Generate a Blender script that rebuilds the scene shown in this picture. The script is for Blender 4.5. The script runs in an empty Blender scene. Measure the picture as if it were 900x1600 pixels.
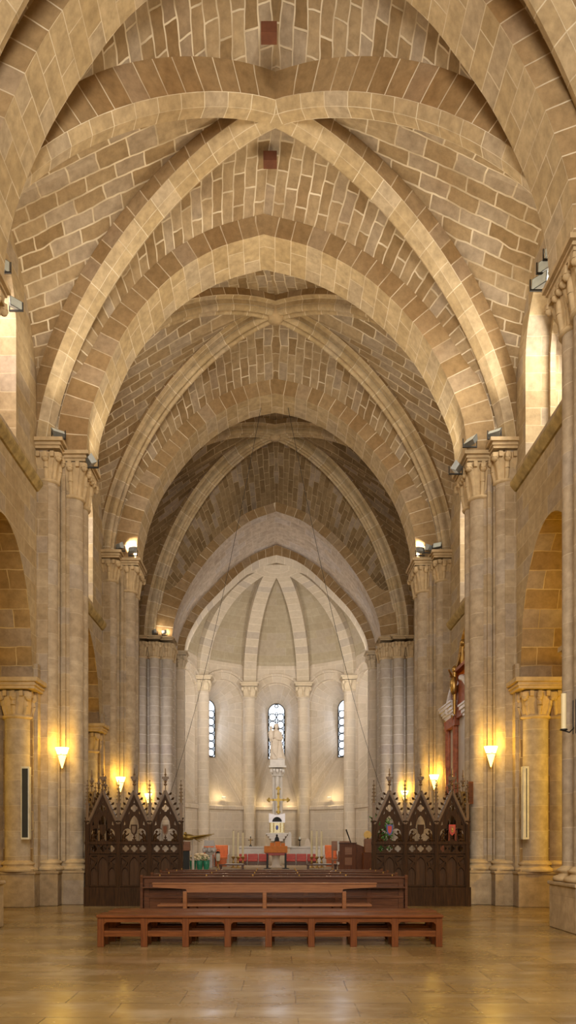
import bpy, math, random
from mathutils import Vector, Matrix
random.seed(7)
PI = math.pi
S = bpy.context.scene
COL = S.collection
E = 1.6                     # eye height of the photograph above the nave floor

# ------------------------------------------------------------------ camera, world, lights
cam = bpy.data.cameras.new('camera'); co = bpy.data.objects.new('camera', cam); COL.objects.link(co)
co.location = (0, 0, E); co.rotation_euler = (PI/2, 0, 0)
cam.sensor_fit = 'VERTICAL'; cam.sensor_height = 36; cam.sensor_width = 36; cam.lens = 27
cam.shift_y = 515/1600; cam.shift_x = 18/1600; cam.clip_start = .05; cam.clip_end = 200
S.camera = co
S.view_settings.view_transform = 'Standard'; S.view_settings.look = 'None'
S.view_settings.gamma = 1; S.view_settings.use_curve_mapping = False
S.view_settings.exposure = 0.5
S.cycles.use_denoising = True
S.cycles.sample_clamp_indirect = 6
S.cycles.max_bounces = 7; S.cycles.diffuse_bounces = 5
S.cycles.caustics_reflective = False; S.cycles.caustics_refractive = False

w = bpy.data.worlds.new('sky'); S.world = w; w.use_nodes = True
w.node_tree.nodes['Background'].inputs[0].default_value = (.62, .74, 1, 1)
w.node_tree.nodes['Background'].inputs[1].default_value = 1.0

def area(name, loc, target, sx, sy, power, col):
    l = bpy.data.lights.new(name, 'AREA'); l.shape = 'RECTANGLE'; l.size = sx; l.size_y = sy
    l.energy = power; l.color = col
    o = bpy.data.objects.new(name, l); COL.objects.link(o); o.location = loc
    o.rotation_euler = (Vector(target)-Vector(loc)).to_track_quat('-Z', 'Y').to_euler()
    return o
def spot(name, loc, target, power, col, ang=1.9, blend=.9, rad=.15):
    l = bpy.data.lights.new(name, 'SPOT'); l.energy = power; l.color = col
    l.spot_size = ang; l.spot_blend = blend; l.shadow_soft_size = rad
    o = bpy.data.objects.new(name, l); COL.objects.link(o); o.location = loc
    o.rotation_euler = (Vector(target)-Vector(loc)).to_track_quat('-Z', 'Y').to_euler()
    return o
def point(name, loc, power, col, rad=.1):
    l = bpy.data.lights.new(name, 'POINT'); l.energy = power; l.color = col; l.shadow_soft_size = rad
    o = bpy.data.objects.new(name, l); COL.objects.link(o); o.location = loc
    return o
WARM = (1, .87, .66); NEUT = (1, .92, .80); COOL = (.80, .85, 1); YEL = (1, .60, .05)
# added fill light behind the camera for surfaces facing it; no window there
area('west_fill_light', (0, -5.2, 9.5), (0, 20, 8.5), 7, 9, 2600, NEUT)
# daylight through the clerestory of each bay
area('clerestory_daylight', (7.1, 16.95, 13.0), (0, 16.95, 8), 2.2, 2.6, 200, (1, .93, .80))
area('clerestory_daylight', (-7.1, 16.8, 13.0), (0, 16.95, 8), 1.6, 2.6, 120, (1, .86, .78))
for s in (-1, 1):
    area('clerestory_daylight', (s*7.1, 23.7, 11.6), (0, 23.7, 8), 1.6, 2.6, 110, (1, .90, .80))
# light in the aisles
for s in (-1, 1):
    for y, p in ((9.5, 150), (16.2, 150 if s > 0 else 110), (23.7, 150)):
        point('aisle_lamp', (s*8.9, y, 3.4), p*(2.2 if s > 0 else 1.1), YEL, .3)
# added fill lights, hidden behind the jambs of the apse arch to brighten the apse
for s in (-1, 1):
    area('apse_floodlight', (s*3.9, 37.9, 8.2), (-s*1.2, 43.5, 8.0), .8, 1.6, 88, (1, .93, .86))
    area('apse_floodlight', (s*3.9, 37.9, 9.6), (-s*.6, 41.0, 15.5), .5, .8, 72, (1, .92, .82))
    area('apse_floodlight', (s*3.6, 38.4, 3.0), (-s*1.0, 43.5, 2.5), .6, 1.0, 30, (1, .88, .72))
# daylight entering through the apse windows
for a_ in (-36, 0, 36):
    r_ = 6.72; n_ = (math.sin(math.radians(a_)), math.cos(math.radians(a_)))
    area('apse_window_daylight', (n_[0]*r_, 39.2+n_[1]*r_, 8.0), (n_[0]*2, 39.2+n_[1]*2, 7.2), .8, 3.2, 20, (.72, .80, 1))
# transept daylight on the crossing piers, apse light
area('transept_daylight', (-5.6, 31, 6), (4, 35, 6), 2, 4, 75, (.95, .93, 1))
area('transept_daylight', (5.6, 31, 6), (-4, 35, 5), 2, 4, 75, (.95, .93, 1))

# ------------------------------------------------------------------ materials
def nt(name):
    m = bpy.data.materials.new(name); m.use_nodes = True
    n = m.node_tree.nodes; l = m.node_tree.links
    return m, n, l, n['Principled BSDF']
def mix(n, l, a, b, fac, mode='MIX'):
    x = n.new('ShaderNodeMix'); x.data_type = 'RGBA'; x.blend_type = mode
    for s_, v in ((0, fac), (6, a), (7, b)):
        if isinstance(v, (int, float)): x.inputs[s_].default_value = v
        elif isinstance(v, tuple): x.inputs[s_].default_value = (*v, 1) if len(v) == 3 else v
        else: l.new(v, x.inputs[s_])
    return x.outputs[2]
def ramp(n, l, src, p0, p1, c0=(0,0,0), c1=(1,1,1)):
    r = n.new('ShaderNodeValToRGB'); e = r.color_ramp.elements
    e[0].position = p0; e[1].position = p1; e[0].color = (*c0, 1); e[1].color = (*c1, 1)
    l.new(src, r.inputs[0]); return r.outputs[0]
def noise(n, l, vec, scale, detail=3, rough=.55):
    t = n.new('ShaderNodeTexNoise'); t.inputs['Scale'].default_value = scale
    t.inputs['Detail'].default_value = detail; t.inputs['Roughness'].default_value = rough
    if vec is not None: l.new(vec, t.inputs['Vector'])
    return t

def stone(name, bw, rh, c1, c2, mort, ms=.012, off=.5, stain=(.20, .11, .04), stain_amt=.45, warp=.05,
          rough=.85, bump=.35, grey=(.33, .28, .24), grey_amt=.5, mott=1.0, msoft=.35):
    """coursed ashlar: brick pattern in metres on the UV map, each block its own tone"""
    m, n, l, b = nt(name)
    tc = n.new('ShaderNodeTexCoord')
    wn = noise(n, l, tc.outputs['UV'], 1.7, 2)
    sub = n.new('ShaderNodeVectorMath'); sub.operation = 'SUBTRACT'; l.new(wn.outputs['Color'], sub.inputs[0]); sub.inputs[1].default_value = (.5, .5, .5)
    sc = n.new('ShaderNodeVectorMath'); sc.operation = 'SCALE'; l.new(sub.outputs[0], sc.inputs[0]); sc.inputs['Scale'].default_value = warp
    ad = n.new('ShaderNodeVectorMath'); ad.operation = 'ADD'; l.new(tc.outputs['UV'], ad.inputs[0]); l.new(sc.outputs[0], ad.inputs[1])
    br = n.new('ShaderNodeTexBrick'); l.new(ad.outputs[0], br.inputs['Vector'])
    br.offset = off; br.inputs['Scale'].default_value = 1; br.inputs['Brick Width'].default_value = bw
    br.inputs['Row Height'].default_value = rh; br.inputs['Mortar Size'].default_value = ms; br.inputs['Mortar Smooth'].default_value = msoft
    br.inputs['Bias'].default_value = 0
    br.inputs['Color1'].default_value = (0, 0, 0, 1); br.inputs['Color2'].default_value = (1, 1, 1, 1); br.inputs['Mortar'].default_value = (.5, .5, .5, 1)
    # tone of each block
    base = ramp(n, l, br.outputs['Color'], .0, 1.0, c1, c2)
    # a different grouping for grey blocks
    gr = ramp(n, l, br.outputs['Color'], .70, .78)
    k = n.new('ShaderNodeMath'); k.operation = 'MULTIPLY'; l.new(gr, k.inputs[0]); k.inputs[1].default_value = grey_amt
    base = mix(n, l, base, grey, k.outputs[0])
    big = noise(n, l, tc.outputs['Object'], .35, 4)
    st = ramp(n, l, big.outputs[0], .46, .72)
    k2 = n.new('ShaderNodeMath'); k2.operation = 'MULTIPLY'; l.new(st, k2.inputs[0]); k2.inputs[1].default_value = stain_amt
    base = mix(n, l, base, stain, k2.outputs[0])
    fine = noise(n, l, tc.outputs['Object'], 5, 6, .65)
    fr = ramp(n, l, fine.outputs[0], .3, .72, tuple(1-(1-x)*mott for x in (.70, .69, .67)), (1+.13*mott,)*3)
    base = mix(n, l, base, fr, 1.0, 'MULTIPLY')
    mn = noise(n, l, tc.outputs['Object'], 1.1, 3)
    mk = ramp(n, l, mn.outputs[0], .38, .62, (.35, .35, .35), (1, 1, 1))
    mm = n.new('ShaderNodeMath'); mm.operation = 'MULTIPLY'; l.new(br.outputs['Fac'], mm.inputs[0]); l.new(mk, mm.inputs[1])
    col = mix(n, l, base, mort, mm.outputs[0])
    l.new(col, b.inputs['Base Color']); b.inputs['Roughness'].default_value = rough
    b.inputs['Specular IOR Level'].default_value = .25
    bp = n.new('ShaderNodeBump'); bp.inputs['Strength'].default_value = bump; bp.inputs['Distance'].default_value = .02
    hh = n.new('ShaderNodeMath'); hh.operation = 'SUBTRACT'; l.new(fine.outputs[0], hh.inputs[0]); l.new(br.outputs['Fac'], hh.inputs[1])
    l.new(hh.outputs[0], bp.inputs['Height']); l.new(bp.outputs[0], b.inputs['Normal'])
    return m
def plain(name, c, rough=.6, metal=0, var=.15, scale=6, bump=0, emit=0, ecol=None, spec=.4):
    m, n, l, b = nt(name)
    tc = n.new('ShaderNodeTexCoord')
    t = noise(n, l, tc.outputs['Object'], scale, 4)
    r = ramp(n, l, t.outputs[0], .3, .7, tuple(x*(1-var) for x in c), tuple(min(1, x*(1+var)) for x in c))
    l.new(r, b.inputs['Base Color']); b.inputs['Roughness'].default_value = rough; b.inputs['Metallic'].default_value = metal
    b.inputs['Specular IOR Level'].default_value = spec
    if bump:
        bp = n.new('ShaderNodeBump'); bp.inputs['Strength'].default_value = bump; l.new(t.outputs[0], bp.inputs['Height']); l.new(bp.outputs[0], b.inputs['Normal'])
    if emit:
        b.inputs['Emission Color'].default_value = (*(ecol or c), 1); b.inputs['Emission Strength'].default_value = emit
    return m
def wood(name, c0, c1, rough=.35, axis=0, scale=3):
    m, n, l, b = nt(name)
    tc = n.new('ShaderNodeTexCoord'); mp = n.new('ShaderNodeMapping'); l.new(tc.outputs['Object'], mp.inputs[0])
    s = [14, 14, 14]; s[axis] = 1.0; mp.inputs['Scale'].default_value = s
    t = noise(n, l, mp.outputs[0], scale, 5, .6)
    r = ramp(n, l, t.outputs[0], .3, .72, c0, c1)
    l.new(r, b.inputs['Base Color']); b.inputs['Roughness'].default_value = rough
    bp = n.new('ShaderNodeBump'); bp.inputs['Strength'].default_value = .12; l.new(t.outputs[0], bp.inputs['Height']); l.new(bp.outputs[0], b.inputs['Normal'])
    return m

C1 = (.40, .27, .13); C2 = (.56, .42, .25); MORT = (.66, .55, .38)
M = {}
M['web'] = stone('vault_rubble_stone', .66, .30, (.28, .19, .095), (.50, .395, .255), (.72, .63, .48), .021, warp=.13, stain_amt=.55, bump=.6)
M['web_shaded'] = stone('shaded_vault_stone', .55, .25, (.19, .125, .058), (.31, .22, .118), (.44, .34, .20), .013, warp=.12, stain=(.07, .045, .02), stain_amt=.6, bump=.6)  # darker copy of the vault stone: dim light of the last bay put into colour
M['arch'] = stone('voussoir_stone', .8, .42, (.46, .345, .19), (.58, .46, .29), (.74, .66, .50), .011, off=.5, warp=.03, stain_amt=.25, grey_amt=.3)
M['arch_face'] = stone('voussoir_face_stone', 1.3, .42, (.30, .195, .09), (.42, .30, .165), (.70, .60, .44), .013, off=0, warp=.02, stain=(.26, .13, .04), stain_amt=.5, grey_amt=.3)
M['rib'] = stone('rib_stone', 3, .55, (.47, .355, .20), (.60, .48, .31), (.74, .66, .50), .012, off=0, warp=.02, stain_amt=.3, grey_amt=.35)
M['wall'] = stone('wall_ashlar', .85, .42, (.40, .30, .17), (.50, .395, .245), (.58, .48, .32), .008, warp=.05, stain_amt=.3)
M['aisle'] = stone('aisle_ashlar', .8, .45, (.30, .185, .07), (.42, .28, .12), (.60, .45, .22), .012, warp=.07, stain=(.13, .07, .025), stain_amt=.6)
M['pier'] = stone('pier_stone', 3, .62, (.41, .325, .225), (.50, .415, .31), (.58, .48, .35), .007, off=0, warp=.03, stain_amt=.3)
M['pier_box'] = stone('pier_ashlar', .7, .42, (.39, .295, .18), (.48, .38, .26), (.56, .46, .32), .006, warp=.03, stain_amt=.3)
M['pier_grey'] = stone('crossing_pier_stone', 3, .42, (.42, .36, .28), (.50, .43, .35), (.66, .60, .50), .014, off=0, warp=.015, stain_amt=.12, mott=.6)
M['plinth'] = stone('plinth_stone', 1.2, .62, (.40, .30, .18), (.48, .37, .24), (.30, .22, .13), .006, warp=.03, stain=(.16, .10, .05), stain_amt=.7)
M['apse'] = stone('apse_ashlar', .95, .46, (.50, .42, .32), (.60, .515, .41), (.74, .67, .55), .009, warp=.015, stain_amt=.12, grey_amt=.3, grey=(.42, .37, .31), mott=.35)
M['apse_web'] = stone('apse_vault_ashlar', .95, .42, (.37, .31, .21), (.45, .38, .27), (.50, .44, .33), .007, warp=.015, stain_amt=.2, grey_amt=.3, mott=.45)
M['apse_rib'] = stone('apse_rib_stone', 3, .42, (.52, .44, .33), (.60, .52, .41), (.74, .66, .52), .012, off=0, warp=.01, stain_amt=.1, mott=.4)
M['carved'] = plain('carved_stone', (.47, .35, .20), .85, var=.18, scale=5, bump=.2)
M['carved_apse'] = plain('carved_pale_stone', (.54, .45, .32), .85, var=.1, scale=5, bump=.15)
M['iron'] = plain('dark_iron', (.03, .028, .025), .5, .6)
M['grey_metal'] = plain('grey_lamp_housing', (.24, .25, .24), .4, .3)
M['lens'] = plain('frosted_lamp_lens', (.42, .45, .38), .15, 0, emit=.10, ecol=(1, .97, .82))
M['glow'] = plain('glowing_frosted_glass', (1, .85, .5), .4, emit=2.6, ecol=(1, .80, .38))
M['glow_low'] = plain('glowing_lower_glass', (1, .80, .45), .4, emit=1.7, ecol=(1, .72, .22))
M['bench'] = wood('red_brown_bench_wood', (.085, .025, .007), (.19, .062, .016), .33, 0)
M['bench_v'] = wood('red_brown_upright_wood', (.08, .023, .007), (.17, .055, .014), .36, 2)
for k_ in ('bench', 'bench_v'): M[k_].node_tree.nodes['Principled BSDF'].inputs['Specular IOR Level'].default_value = .2
M['bench_lt'] = wood('lighter_bench_wood', (.17, .060, .02), (.28, .115, .04), .3, 0)
M['pew'] = wood('dark_pew_wood', (.05, .018, .008), (.115, .042, .018), .25, 0)
M['screen'] = wood('dark_carved_oak', (.020, .009, .003), (.062, .028, .009), .5, 2)
M['screen'].node_tree.nodes['Principled BSDF'].inputs['Specular IOR Level'].default_value = .12
M['screen_panel'] = wood('reddish_oak_panel', (.040, .019, .008), (.085, .040, .015), .5, 2)
M['screen_panel'].node_tree.nodes['Principled BSDF'].inputs['Specular IOR Level'].default_value = .15
M['screen_gold'] = wood('worn_oak_edges', (.075, .040, .014), (.16, .088, .030), .4, 2)
M['glass_win'] = plain('daylit_window_glass', (.8, .88, 1), .3, emit=1.6, ecol=(.76, .86, 1))
M['glass_clear'] = plain('daylit_clerestory_glass', (1, .95, .85), .3, emit=.9, ecol=(1, .93, .84))
M['gold'] = plain('old_gold', (.34, .23, .06), .4, .7, var=.3)
M['marble'] = plain('white_marble', (.52, .48, .43), .35, var=.1, scale=3)
M['statue'] = plain('cream_alabaster', (.56, .48, .385), .6, var=.12, scale=3)
M['red'] = plain('red_upholstery', (.52, .07, .03), .6, var=.2)
M['orange'] = plain('orange_leather', (.62, .15, .035), .5, var=.15)
M['seat_red'] = plain('dark_red_leather', (.34, .045, .03), .4, var=.2)
M['cloth'] = plain('orange_altar_cloth', (.60, .20, .04), .7, var=.12)
M['wax'] = plain('cream_wax', (.78, .68, .42), .5, var=.05)
M['leaf'] = plain('green_leaf', (.07, .20, .04), .6, var=.4, scale=12)
M['flower'] = plain('cream_petals', (.80, .68, .45), .7, var=.2, scale=20)
M['pot'] = plain('green_glazed_pot', (.03, .22, .12), .3)
M['brass'] = plain('aged_brass', (.42, .26, .08), .35, .85)
M['ret_red'] = plain('red_marbled_wood', (.33, .095, .04), .45, var=.35, scale=8)
M['ret_white'] = plain('silver_white_cornice', (.72, .70, .74), .3, var=.1)
M['blue'] = plain('blue_heraldic_paint', (.06, .08, .26), .5)
M['crimson'] = plain('crimson_heraldic_paint', (.42, .045, .03), .5)
M['black'] = plain('black_grille', (.018, .02, .018), .6)
M['cream_case'] = plain('cream_enamel', (.60, .56, .44), .45)
M['mosaic'] = plain('gilded_enamel', (.75, .62, .38), .4, .2, var=.5, scale=30)
M['moss'] = plain('stained_cornice_stone', (.34, .25, .10), .9, var=.4, scale=4, bump=.4)
M['hole'] = plain('dark_oak_hatch', (.13, .045, .02), .8)
def floor_mat():
    m, n, l, b = nt('worn_polished_floor_slabs')
    tc = n.new('ShaderNodeTexCoord')
    wn = noise(n, l, tc.outputs['UV'], .8, 2)
    ad = n.new('ShaderNodeVectorMath'); ad.operation = 'MULTIPLY_ADD'; l.new(wn.outputs['Color'], ad.inputs[0]); ad.inputs[1].default_value = (.06, .06, 0); l.new(tc.outputs['UV'], ad.inputs[2])
    br = n.new('ShaderNodeTexBrick'); l.new(ad.outputs[0], br.inputs['Vector']); br.inputs['Scale'].default_value = 1
    br.inputs['Brick Width'].default_value = 1.15; br.inputs['Row Height'].default_value = .62; br.inputs['Mortar Size'].default_value = .008
    br.inputs['Color1'].default_value = (.22, .15, .065, 1); br.inputs['Color2'].default_value = (.33, .24, .115, 1); br.inputs['Mortar'].default_value = (.17, .115, .05, 1)
    sm = n.new('ShaderNodeMapping'); l.new(tc.outputs['Object'], sm.inputs[0]); sm.inputs['Scale'].default_value = (.55, 1.3, 1)
    t = noise(n, l, sm.outputs[0], 1.0, 6, .65)
    worn = ramp(n, l, t.outputs[0], .50, .66)
    k = n.new('ShaderNodeMath'); k.operation = 'MULTIPLY'; l.new(worn, k.inputs[0]); k.inputs[1].default_value = .55
    c = mix(n, l, br.outputs['Color'], (.50, .42, .31), k.outputs[0])
    t2 = noise(n, l, tc.outputs['Object'], .7, 5, .6)
    k2 = ramp(n, l, t2.outputs[0], .35, .68, (.72, .66, .55), (1.1, 1.08, 1.0))
    c = mix(n, l, c, k2, 1.0, 'MULTIPLY')
    l.new(c, b.inputs['Base Color'])
    r = ramp(n, l, t.outputs[0], .3, .7, (.34, .34, .34), (.14, .14, .14)); l.new(r, b.inputs['Roughness'])
    bp = n.new('ShaderNodeBump'); bp.inputs['Strength'].default_value = .22; bp.inputs['Distance'].default_value = .03
    hh = n.new('ShaderNodeMath'); hh.operation = 'SUBTRACT'; l.new(t2.outputs[0], hh.inputs[0]); l.new(br.outputs['Fac'], hh.inputs[1])
    l.new(hh.outputs[0], bp.inputs['Height']); l.new(bp.outputs[0], b.inputs['Normal'])
    return m
M['floor'] = floor_mat()

# ------------------------------------------------------------------ mesh tools
LOC = {}
def setp(o, label=None, cat=None, group=None, kind=None):
    if label: o['label'] = label
    if cat: o['category'] = cat
    if group: o['group'] = group
    if kind: o['kind'] = kind
    return o
def thing(name, label, cat, loc=(0, 0, 0), group=None, rz=0):
    o = bpy.data.objects.new(name, None); COL.objects.link(o); o.location = loc; o.rotation_euler = (0, 0, rz)
    o.empty_display_size = .2
    LOC[o.name] = Vector(loc)
    return setp(o, label, cat, group)
class MB:
    def __init__(s): s.v = []; s.f = []; s.uv = []; s.sm = []
    def add(s, pts): i = len(s.v); s.v += [Vector(p) for p in pts]; return i
    def face(s, idx, uv=None, smooth=False):
        s.f.append(tuple(idx)); s.uv.append(uv or [(0, 0)]*len(idx)); s.sm.append(smooth)
    def grid(s, P, U=None, smooth=True, closed=False):
        n, m = len(P), len(P[0]); i0 = s.add([p for r in P for p in r])
        if U is None:
            U = []; acc = 0
            for i in range(n):
                if i: acc += (Vector(P[i][m//2])-Vector(P[i-1][m//2])).length
                a = 0; row = []
                for j in range(m):
                    if j: a += (Vector(P[i][j])-Vector(P[i][j-1])).length
                    row.append((a, acc))
                U.append(row)
        for i in range(n-1):
            for j in range(m-1):
                s.face((i0+i*m+j, i0+i*m+j+1, i0+(i+1)*m+j+1, i0+(i+1)*m+j), [U[i][j], U[i][j+1], U[i+1][j+1], U[i+1][j]], smooth)
            if closed:
                s.face((i0+i*m+m-1, i0+i*m, i0+(i+1)*m, i0+(i+1)*m+m-1), [U[i][m-1], U[i][0], U[i+1][0], U[i+1][m-1]], smooth)
    def quad(s, a, b, c, d, u0=0, v0=0):
        w_ = (Vector(b)-Vector(a)).length; h = (Vector(d)-Vector(a)).length
        i = s.add([a, b, c, d]); s.face((i, i+1, i+2, i+3), [(u0, v0), (u0+w_, v0), (u0+w_, v0+h), (u0, v0+h)])
    def box(s, x0, x1, y0, y1, z0, z1):
        if x1 < x0: x0, x1 = x1, x0
        i = s.add([(x0,y0,z0),(x1,y0,z0),(x1,y1,z0),(x0,y1,z0),(x0,y0,z1),(x1,y0,z1),(x1,y1,z1),(x0,y1,z1)])
        for q in ((0,1,5,4),(1,2,6,5),(2,3,7,6),(3,0,4,7),(4,5,6,7),(3,2,1,0)):
            vs = [s.v[i+k] for k in q]
            if q in ((4,5,6,7),(3,2,1,0)): uv = [(v.x, v.y) for v in vs]
            elif q in ((0,1,5,4),(2,3,7,6)): uv = [(v.x, v.z) for v in vs]
            else: uv = [(v.y, v.z) for v in vs]
            s.face([i+k for k in q], uv)
    def lathe(s, cx, cy, prof, n=16, z0=0, axis='z', smooth=True, sx=1, sy=1):
        P = []; U = []
        acc = 0
        for k, (r, z) in enumerate(prof):
            if k: acc += math.hypot(r-prof[k-1][0], z-prof[k-1][1])
            row = []; ur = []
            for j in range(n+1):
                a = 2*PI*j/n
                row.append((cx+r*math.cos(a)*sx, cy+r*math.sin(a)*sy, z0+z)); ur.append((a*max(r, .05), z0+z))
            P.append(row); U.append(ur)
        s.grid(P, U, smooth)
        for row, flip in ((P[0], True), (P[-1], False)):
            i = s.add(row[:-1]); idx = list(range(i, i+n)); s.face(idx[::-1] if flip else idx)
    def tube(s, p0, p1, r0, r1=None, n=8, smooth=True):
        r1 = r0 if r1 is None else r1; p0 = Vector(p0); p1 = Vector(p1); d = (p1-p0).normalized()
        a = d.orthogonal().normalized(); b = d.cross(a)
        P = [[tuple(p+r*(a*math.cos(2*PI*j/n)+b*math.sin(2*PI*j/n))) for j in range(n+1)] for p, r in ((p0, r0), (p1, r1))]
        s.grid(P, None, smooth)
        for row, fl in ((P[0], 1), (P[1], 0)):
            i = s.add(row[:-1]); idx = list(range(i, i+n)); s.face(idx[::-1] if fl else idx)
    def path(s, pts, r, n=6):
        for a, b in zip(pts, pts[1:]): s.tube(a, b, r, r, n)
    def ball(s, c, r, nu=10, nv=7, rot=None):
        if not isinstance(r, (tuple, list)): r = (r, r, r)
        P = []
        for i in range(nv+1):
            th = PI*i/nv; row = []
            for j in range(nu+1):
                a = 2*PI*j/nu; q = Vector((r[0]*math.sin(th)*math.cos(a), r[1]*math.sin(th)*math.sin(a), -r[2]*math.cos(th)))
                if rot: q = rot @ q
                row.append(tuple(q+Vector(c)))
            P.append(row)
        s.grid(P)
    def sweep(s, curve, groups, side, closed=False, caps=False):
        """sweep open section strips (s, n) along a curve; side = fixed side vector, n points inward"""
        c = [Vector(p) for p in curve]; side = Vector(side).normalized(); N = []; L = [0]
        for i in range(len(c)):
            t0 = (c[i]-c[i-1]).normalized() if i else (c[1]-c[0]).normalized()
            t1 = (c[i+1]-c[i]).normalized() if i < len(c)-1 else t0
            t = (t0+t1).normalized(); k = 1/max(.5, t.dot(t1))
            N.append(side.cross(t).normalized()*k)
            if i: L.append(L[-1]+(c[i]-c[i-1]).length)
        for g in groups:
            u0 = g[0][0]
            P = []; U = []
            for i in range(len(c)):
                P.append([tuple(c[i]+side*a+N[i]*b) for a, b in g]); acc = 0; ur = []
                for q, (a, b) in enumerate(g):
                    if q: acc += math.hypot(a-g[q-1][0], b-g[q-1][1])
                    ur.append((acc, L[i]))
                U.append(ur)
            s.grid(P, U)
        return N, L
    def xf(s, mat, i0=0):
        for i in range(i0, len(s.v)): s.v[i] = mat @ s.v[i]
    def build(s, name, mat, parent=None, bevel=0, kind=None, label=None, cat=None, group=None, recalc=False):
        off = LOC.get(parent.name, Vector((0, 0, 0))) if parent else Vector((0, 0, 0))
        me = bpy.data.meshes.new(name)
        me.from_pydata([tuple(p-off) for p in s.v], [], s.f)
        uvl = me.uv_layers.new(name='UVMap'); k = 0
        buf = []
        for u in s.uv:
            for a in u: buf += [a[0], a[1]]
        uvl.data.foreach_set('uv', buf)
        me.polygons.foreach_set('use_smooth', s.sm)
        me.materials.append(M[mat] if isinstance(mat, str) else mat)
        me.update()
        o = bpy.data.objects.new(name, me); COL.objects.link(o)
        if parent: o.parent = parent; LOC[o.name] = off
        if bevel:
            b = o.modifiers.new('bevel', 'BEVEL'); b.width = bevel; b.segments = 2; b.limit_method = 'ANGLE'
        return setp(o, label, cat, group, kind)
def part(name, mat, parent, fn, **k):
    mb = MB(); fn(mb); return mb.build(name, mat, parent, **k)
def spline(pts, n):
    """Catmull-Rom through the points, resampled to n+1 points at equal arc length"""
    P = [Vector((*p, 0)) if len(p) == 2 else Vector(p) for p in pts]
    out = []
    for i in range(len(P)-1):
        p0 = P[i-1] if i else P[0]*2-P[1]; p1, p2 = P[i], P[i+1]; p3 = P[i+2] if i+2 < len(P) else P[-1]*2-P[-2]
        for k in range(12):
            t = k/12
            out.append(.5*((2*p1)+(p2-p0)*t+(2*p0-5*p1+4*p2-p3)*t*t+(3*p1-3*p2+p3-p0)*t**3))
    out.append(P[-1]); return resample(out, n)
def resample(out, n):
    out = [Vector(p) for p in out]
    L = [0]
    for a, b in zip(out, out[1:]): L.append(L[-1]+(b-a).length)
    res = []; j = 0
    for i in range(n+1):
        d = L[-1]*i/n
        while j < len(L)-2 and L[j+1] < d: j += 1
        f = (d-L[j])/max(1e-9, L[j+1]-L[j]); res.append(out[j].lerp(out[j+1], min(1, f)))
    return res
def plate(mb, loops, t, org, ux=(1, 0, 0), uy=(0, 0, 1)):
    """flat plate with holes: loops[0] is the outline, the others are holes; thickness t along ux x uy"""
    cu = bpy.data.curves.new('p', 'CURVE'); cu.dimensions = '2D'; cu.fill_mode = 'BOTH'; cu.extrude = t/2
    for lp in loops:
        sp = cu.splines.new('POLY'); sp.points.add(len(lp)-1)
        for q, p in zip(sp.points, lp): q.co = (p[0], p[1], 0, 1)
        sp.use_cyclic_u = True
    ob = bpy.data.objects.new('p', cu); me = ob.to_mesh()
    ux = Vector(ux); uy = Vector(uy); uz = ux.cross(uy); org = Vector(org)
    i0 = mb.add([org+ux*v.co.x+uy*v.co.y+uz*v.co.z for v in me.vertices])
    for p in me.polygons:
        mb.face([i0+i for i in p.vertices], [(me.vertices[i].co.x, me.vertices[i].co.y) for i in p.vertices])
    ob.to_mesh_clear(); bpy.data.objects.remove(ob); bpy.data.curves.remove(cu)
def circ(cx, cy, r, n=16, a0=0, a1=2*PI, end=False):
    return [(cx+r*math.cos(a0+(a1-a0)*i/n), cy+r*math.sin(a0+(a1-a0)*i/n)) for i in range(n+(1 if end else 0))]
def lancet(cx, w_, z0, z1, ztop, n=6):
    """pointed arch outline: half width w_, base z0, springing z1, apex ztop"""
    R = (w_*w_+(ztop-z1)**2)/(2*w_)
    L = []
    for i in range(n+1):
        z = z1+(ztop-z1)*i/n; x = math.sqrt(max(0, R*R-(z-z1)**2))-(R-w_)
        L.append((x, z))
    return [(cx-w_, z0), (cx+w_, z0)]+[(cx+x, z) for x, z in L]+[(cx-x, z) for x, z in L[-2::-1]]
def quatrefoil(cx, cy, r, n=5):
    p = []
    for k in range(4):
        a = k*PI/2; x, y = cx+r*.52*math.cos(a), cy+r*.52*math.sin(a)
        p += circ(x, y, r*.5, n, a-PI/2*1.02, a+PI/2*1.02, True)
    return p

# ------------------------------------------------------------------ the plan
# depth of the front face of each nave arch, capital heights above eye level
PY = {0: 6.4, 1: 13.2, 2: 19.5, 3: 26.7, 4: 33.8}
TH = 1.2
CAPH = {0: 10.2, 1: 10.4, 2: 9.9, 3: 9.85, 4: 9.0}
def arch_curve(pts, lean=0, n=56):
    """pts: (half width, height above eye) from springing to apex -> full curve (x, z)"""
    R = spline(pts, n//2); hp = pts[-1][1]; h0 = pts[0][1]
    sh = lambda h: lean*max(0, (h-h0)/(hp-h0))**2
    Lf = [(-p.x+sh(p.y), p.y+E) for p in R]; Rt = [(p.x+sh(p.y), p.y+E) for p in R]
    return Lf + Rt[-2::-1]
A2 = [(4.83, 9.9), (4.76, 10.7), (4.54, 11.38), (4.22, 12.1), (3.82, 12.85), (3.2, 13.65), (2.33, 14.45), (1.2, 15.08), (0, 15.42)]
A1 = [(5.12, 10.4), (5.05, 11.2), (4.8, 12.1), (4.45, 12.95), (4.0, 13.8), (3.44, 14.62), (2.68, 15.55), (1.4, 16.5), (0, 16.95)]
SX = {0: 5.3, 1: 5.49, 2: 5.24, 3: 5.2}    # distance of the coupled shafts from the axis
A3 = [(4.88, 9.85), (4.83, 10.5), (4.62, 11.38), (4.3, 12.2), (4.02, 12.7), (3.45, 13.5), (2.7, 14.32), (1.8, 14.98), (.9, 15.38), (0, 15.58)]
A4 = [(4.6, 9.0), (4.5, 9.7), (4.22, 10.5), (3.8, 11.3), (3.27, 12.1), (2.62, 12.88), (1.85, 13.6), (1.07, 14.15), (0, 14.53)]
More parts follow.
